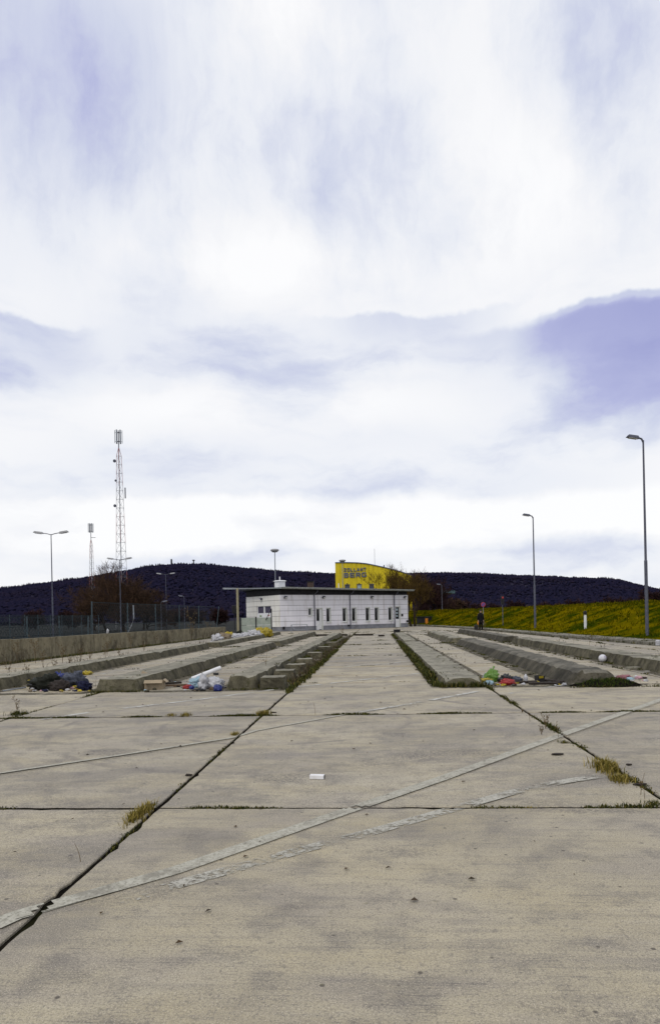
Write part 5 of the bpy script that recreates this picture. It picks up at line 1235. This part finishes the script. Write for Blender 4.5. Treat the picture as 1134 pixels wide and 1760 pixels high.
# right hand rubbish
bag(836, 1176, .28, .2, .12, 'bag_yellow', 'yellow wrapper at the right corner of the mossy island', 'wrapper', 21, .5, 'wrapper')
bag(840, 1177, .18, .14, .09, 'bag_pale_blue', 'pale blue and white wrapper in front of the yellow one', 'wrapper', 22, .4, 'wrapper')
bag(846, 1172, .24, .22, .28, 'bag_green', 'bright green plastic bag right of the mossy island', seed=23, amp=.5, neck=True)
bag(837, 1168, .16, .16, .16, 'bag_white', 'small white bag behind the green bag', seed=24, amp=.4)
bag(870, 1174, .26, .22, .20, 'bag_black', 'black plastic bag behind the red piece', seed=25, amp=.4)
bag(873, 1178, .27, .2, .14, 'bag_red', 'red crumpled cloth in the right rubbish row', 'cloth', 26, .4, 'cloth_heap')
bag(888, 1174, .22, .18, .14, 'cloth_grey', 'grey black crumpled bag right of the red cloth', seed=27, amp=.5)
p = gp(903, 1174); b = MB(); b.lathe([(.035, 0), (.045, .02), (.045, .12), (.038, .15), (.018, .17), (.018, .19)], 12); o = single(b, 'plastic_bottle', 'bag_white', (p.x, p.y, 0), 'upright white plastic bottle in the right rubbish row', 'bottle', smooth=True)
obox(928, 1172, .16, .14, .13, 'black', 'small black box with yellow front at the foot of the dark island', 'black_box', 'box', .3, 0, False)
p = gp(926, 1172); b = MB(); b.box((0, 0, 0), (.10, .006, .05)); o2 = b.build('yellow_label', 'bag_yellow', COL.objects['black_box']); o2.location = (-.01, -.08, .105)
for (x0, y0_, x1, y1_, lab) in ((880, 1175, 922, 1174, 'dark plank in the right rubbish row near the white bottle'), (908, 1177, 962, 1176, 'long dark plank in front of the black box'), (935, 1171, 968, 1174, 'short dark plank against the dark island')):
    a, c = gp(x0, y0_), gp(x1, y1_); d = c-a; b = MB(); L = d.length; b.box((L/2, 0, .03), (L, .08, .035), 0, .2); single(b, 'wooden_plank', 'timber_dark', tuple(a), lab, 'plank', atan2(d.y, d.x))
bag(759, 1172, .14, .1, .04, 'bag_pale_blue', 'blue white wrapper at the left foot of the mossy island', 'wrapper', 28, .5, 'wrapper')
bag(800, 1155, .10, .1, .05, 'bag_yellow', 'tiny yellow wrapper on the right edge of the mossy island', 'wrapper', 29, .5, 'wrapper', z=.0)
bag(1072, 1169, .26, .2, .12, 'pink_cloth', 'pinkish crumpled cloth right of the grass mound', 'cloth', 30, .5, 'cloth_heap')
bag(1083, 1170, .12, .1, .08, 'bag_pale_blue', 'small pale blue wrapper beside the pinkish cloth', 'wrapper', 31, .4, 'wrapper')
bag(1098, 1167, .14, .12, .06, 'bag_pink', 'pale scrap right of the blue wrapper near the right edge', 'scrap', 32, .5, 'plastic_scrap')
p = gp(1087, 1150); b = MB(); b.bbox((0, 0, .03), (.32, .18, .06), .01, .2); single(b, 'broken_slab', 'island', tuple(p), 'flat grey broken slab lying at the foot of the rightmost island', 'slab')
p = gp(1131, 1109, .14); b = MB(); b.bbox((0, 0, .1), (.2, .16, .2), .03, .4); single(b, 'foam_block', 'bag_white', tuple(p), 'white foam block on the kerb at the right edge', 'block')
random.seed(55)
for heap, (hx0, hx1, hy0, hy1, mats) in enumerate(((50, 156, 1180, 1189, ['bag_black', 'bag_pink', 'cloth_tan', 'bag_white', 'bag_yellow', 'cloth_navy']), (215, 384, 1170, 1189, ['bag_black', 'bag_white', 'cloth_tan', 'timber', 'bag_pale_blue', 'card']), (828, 975, 1168, 1179, ['bag_black', 'bag_white', 'timber_dark', 'bag_yellow', 'cloth_tan']), (1066, 1110, 1163, 1172, ['bag_white', 'bag_pink', 'timber_dark']))):
    for mname in mats:
        b = MB()
        for _ in range(9 if heap < 3 else 4):
            q = gp(random.uniform(hx0, hx1), random.uniform(hy0, hy1)); s_ = random.uniform(.02, .06)
            b.blob((q.x, q.y, s_*.3), (s_, s_*random.uniform(.4, 1), s_*random.uniform(.3, .8)), .5, 2, random.random()*50, 9, 6)
        tag(b.build('rubbish_scraps', mname), kind='stuff')
# football
p = gp(1035, 1138); b = MB(); bm = bmesh.new(); bmesh.ops.create_icosphere(bm, subdivisions=3, radius=.112); me = bpy.data.meshes.new('football'); bm.to_mesh(me); bm.free()
me.polygons.foreach_set('use_smooth', [True]*len(me.polygons))
mm, nn_, bb, oo = mat('football_leather', .5, .4); v_ = nn_.new('ShaderNodeTexVoronoi'); v_.inputs['Scale'].default_value = 11; tco = nn_.new('ShaderNodeTexCoord'); nn_.l.new(tco.outputs['Object'], v_.inputs['Vector'])
nn_.put(bb.inputs['Base Color'], nn_.mix(nn_.rng(nn_.noise(tco.outputs['Object'], 14, 3), .58, .62), (.62, .62, .66), (.30, .24, .40))); bump(nn_, bb, v_.outputs['Distance'], .01, .4)
me.materials.append(mm); o = bpy.data.objects.new('football', me); COL.objects.link(o); o.location = (p.x, p.y, .112); tag(o, 'white football lying against the rightmost island', 'football')
# white carton in the middle lane
p = gp(545, 1338); o = thing('paper_carton', 'small white carton lying alone on the middle lane slab', 'carton', (p.x, p.y, 0), -.12); b = MB(); b.bbox((0, 0, .018), (.135, .05, .036), .004); b.build('carton', 'white', o)
b = MB(); b.box((.069, 0, .018), (.004, .042, .03)); b.build('end_flap', 'black', o)
for px, py, s_, lab in ((958, 1297, .07, 'flat dark scrap of bark beside the right joint'), (1100, 1349, .06, 'dark twig scrap near the right edge'), (1080, 1315, .03, 'curled dark leaf right of the tall straw tuft'), (325, 1333, .035, 'dark leaf lying on the left long joint'), (470, 1225, .05, 'dark stick beside the round golden tuft')):
    p = gp(px, py); b = MB(); b.blob((0, 0, .006), (s_, s_*.45, .010), .5, 2, int(px), 12, 6); single(b, 'bark_scrap', 'timber_dark', tuple(p), lab, 'scrap', .1)
# grass mound at the nose of the dark island
b = MB(); vs = []; fs = []; nu, nv = 22, 12
for j in range(nv+1):
    for i in range(nu+1):
        x, y_ = (i/nu-.5)*1.25, (j/nv-.5)*.8; e = max(0, 1-(x/.62)**2-(y_/.4)**2); vs.append((x, y_, (.13+.07*noise.noise(Vector((x*3, y_*3, 5))))*e**.7+.02*noise.noise(Vector((x*6, y_*6, 0)))*e-.01))
for j in range(nv):
    for i in range(nu): fs.append((j*(nu+1)+i, j*(nu+1)+i+1, (j+1)*(nu+1)+i+1, (j+1)*(nu+1)+i))
b.add(vs, fs); b.v = [Vector((v.x*1.15, v.y, v.z)) for v in b.v]; md = thing('grass_mound', 'rounded dark green grass mound at the nose of the dark island', 'mound', (4.55, 13.75, 0)); b.build('turf', 'soil', md, True)
b = MB()
for _ in range(1500):
    x, y_ = random.uniform(-.6, .6), random.uniform(-.38, .38); e = 1-(x/.62)**2-(y_/.4)**2
    if e > 0: blades(b, x, y_, (.13+.07*noise.noise(Vector((x*3, y_*3, 5))))*e**.7-.01, 1, .02, .055, .011, .9)
M['green_blade'] = islandmat('green_blades', [(0, (.012, .028, .003)), (.6, (.03, .055, .006)), (1, (.08, .09, .012))])
tag(b.build('grass', 'green_blade', md), kind='stuff')

# far rubbish pile beside the boarded screen, frame rack, beams
far_lab = [(372, 1106, .7, .55, 'bag_white', 'white sack at the near end of the far pile'), (384, 1103, .9, .6, 'cloth_tan', 'tan bundle at the near end of the far pile'), (398, 1100, .8, .5, 'bag_yellow', 'yellow bag between white sacks in the far pile'), (406, 1101, .9, .5, 'bag_white', 'large white sack in the middle of the far pile'),
           (420, 1099, 1.1, .5, 'bag_white', 'long white sack in the far pile near the screen'), (436, 1097, 1.0, .6, 'bag_white', 'pale sack before the boarded screen'), (446, 1096, .9, .8, 'bag_yellow', 'yellow bags heap below the end wall'), (457, 1095, .9, .7, 'bag_yellow', 'right yellow bags heap below the building corner'), (392, 1096, .6, .5, 'bag_yellow', 'yellow bag behind the tan bundle in the far pile'), (412, 1097, .5, .6, 'cloth_dark', 'dark bundle between the white sacks of the far pile')]
for i, (px, py, w_, h_, m, lab) in enumerate(far_lab): bag(px, py, w_, .5, h_, m, lab, 'sack', 50+i, .5, 'rubbish_sack')
pa, pb = bd(501, 62), bd(528, 62); d = pb-pa; o = thing('frame_rack', 'low grey tubular frame rack in front of the white building', 'rack', tuple(pa), atan2(d.y, d.x)); L = d.length
for s in (0, L): b = MB(); b.tube([(s, 0, 0), (s, 0, .78)], .03, 6); b.build('leg', 'galv', o)
b = MB(); b.tube([(0, 0, .78), (L, 0, .78)], .03, 6); b.build('top_rail', 'galv', o); b = MB(); b.tube([(0, 0, .76), (.35, -.5, .3), (L-.2, -.5, .3), (L, 0, .76)], .02, 5); b.build('lower_rail', 'galv', o)
for x0, x1, py, lab in ((541, 597, 1093, 'dark beam lying across the end of the left lane'), (608, 641, 1092.5, 'dark beam lying across the far end of the middle lane'), (650, 660, 1094, 'short dark plank in the far middle lane')):
    a, c = gp(x0, py), gp(x1, py-.3); d = c-a; b = MB(); b.bbox((d.length/2, 0, .06), (d.length, .14, .12), .02); single(b, 'timber_beam', 'timber_dark', tuple(a), lab, 'beam', atan2(d.y, d.x))
p = gp(682, 1090.5); b = MB(); b.lathe([(.2, 0), (.24, .05), (.26, .36), (.29, .38)], 14); single(b, 'black_tub', 'black', tuple(p), 'black tub standing below the right door of the white building', 'tub')
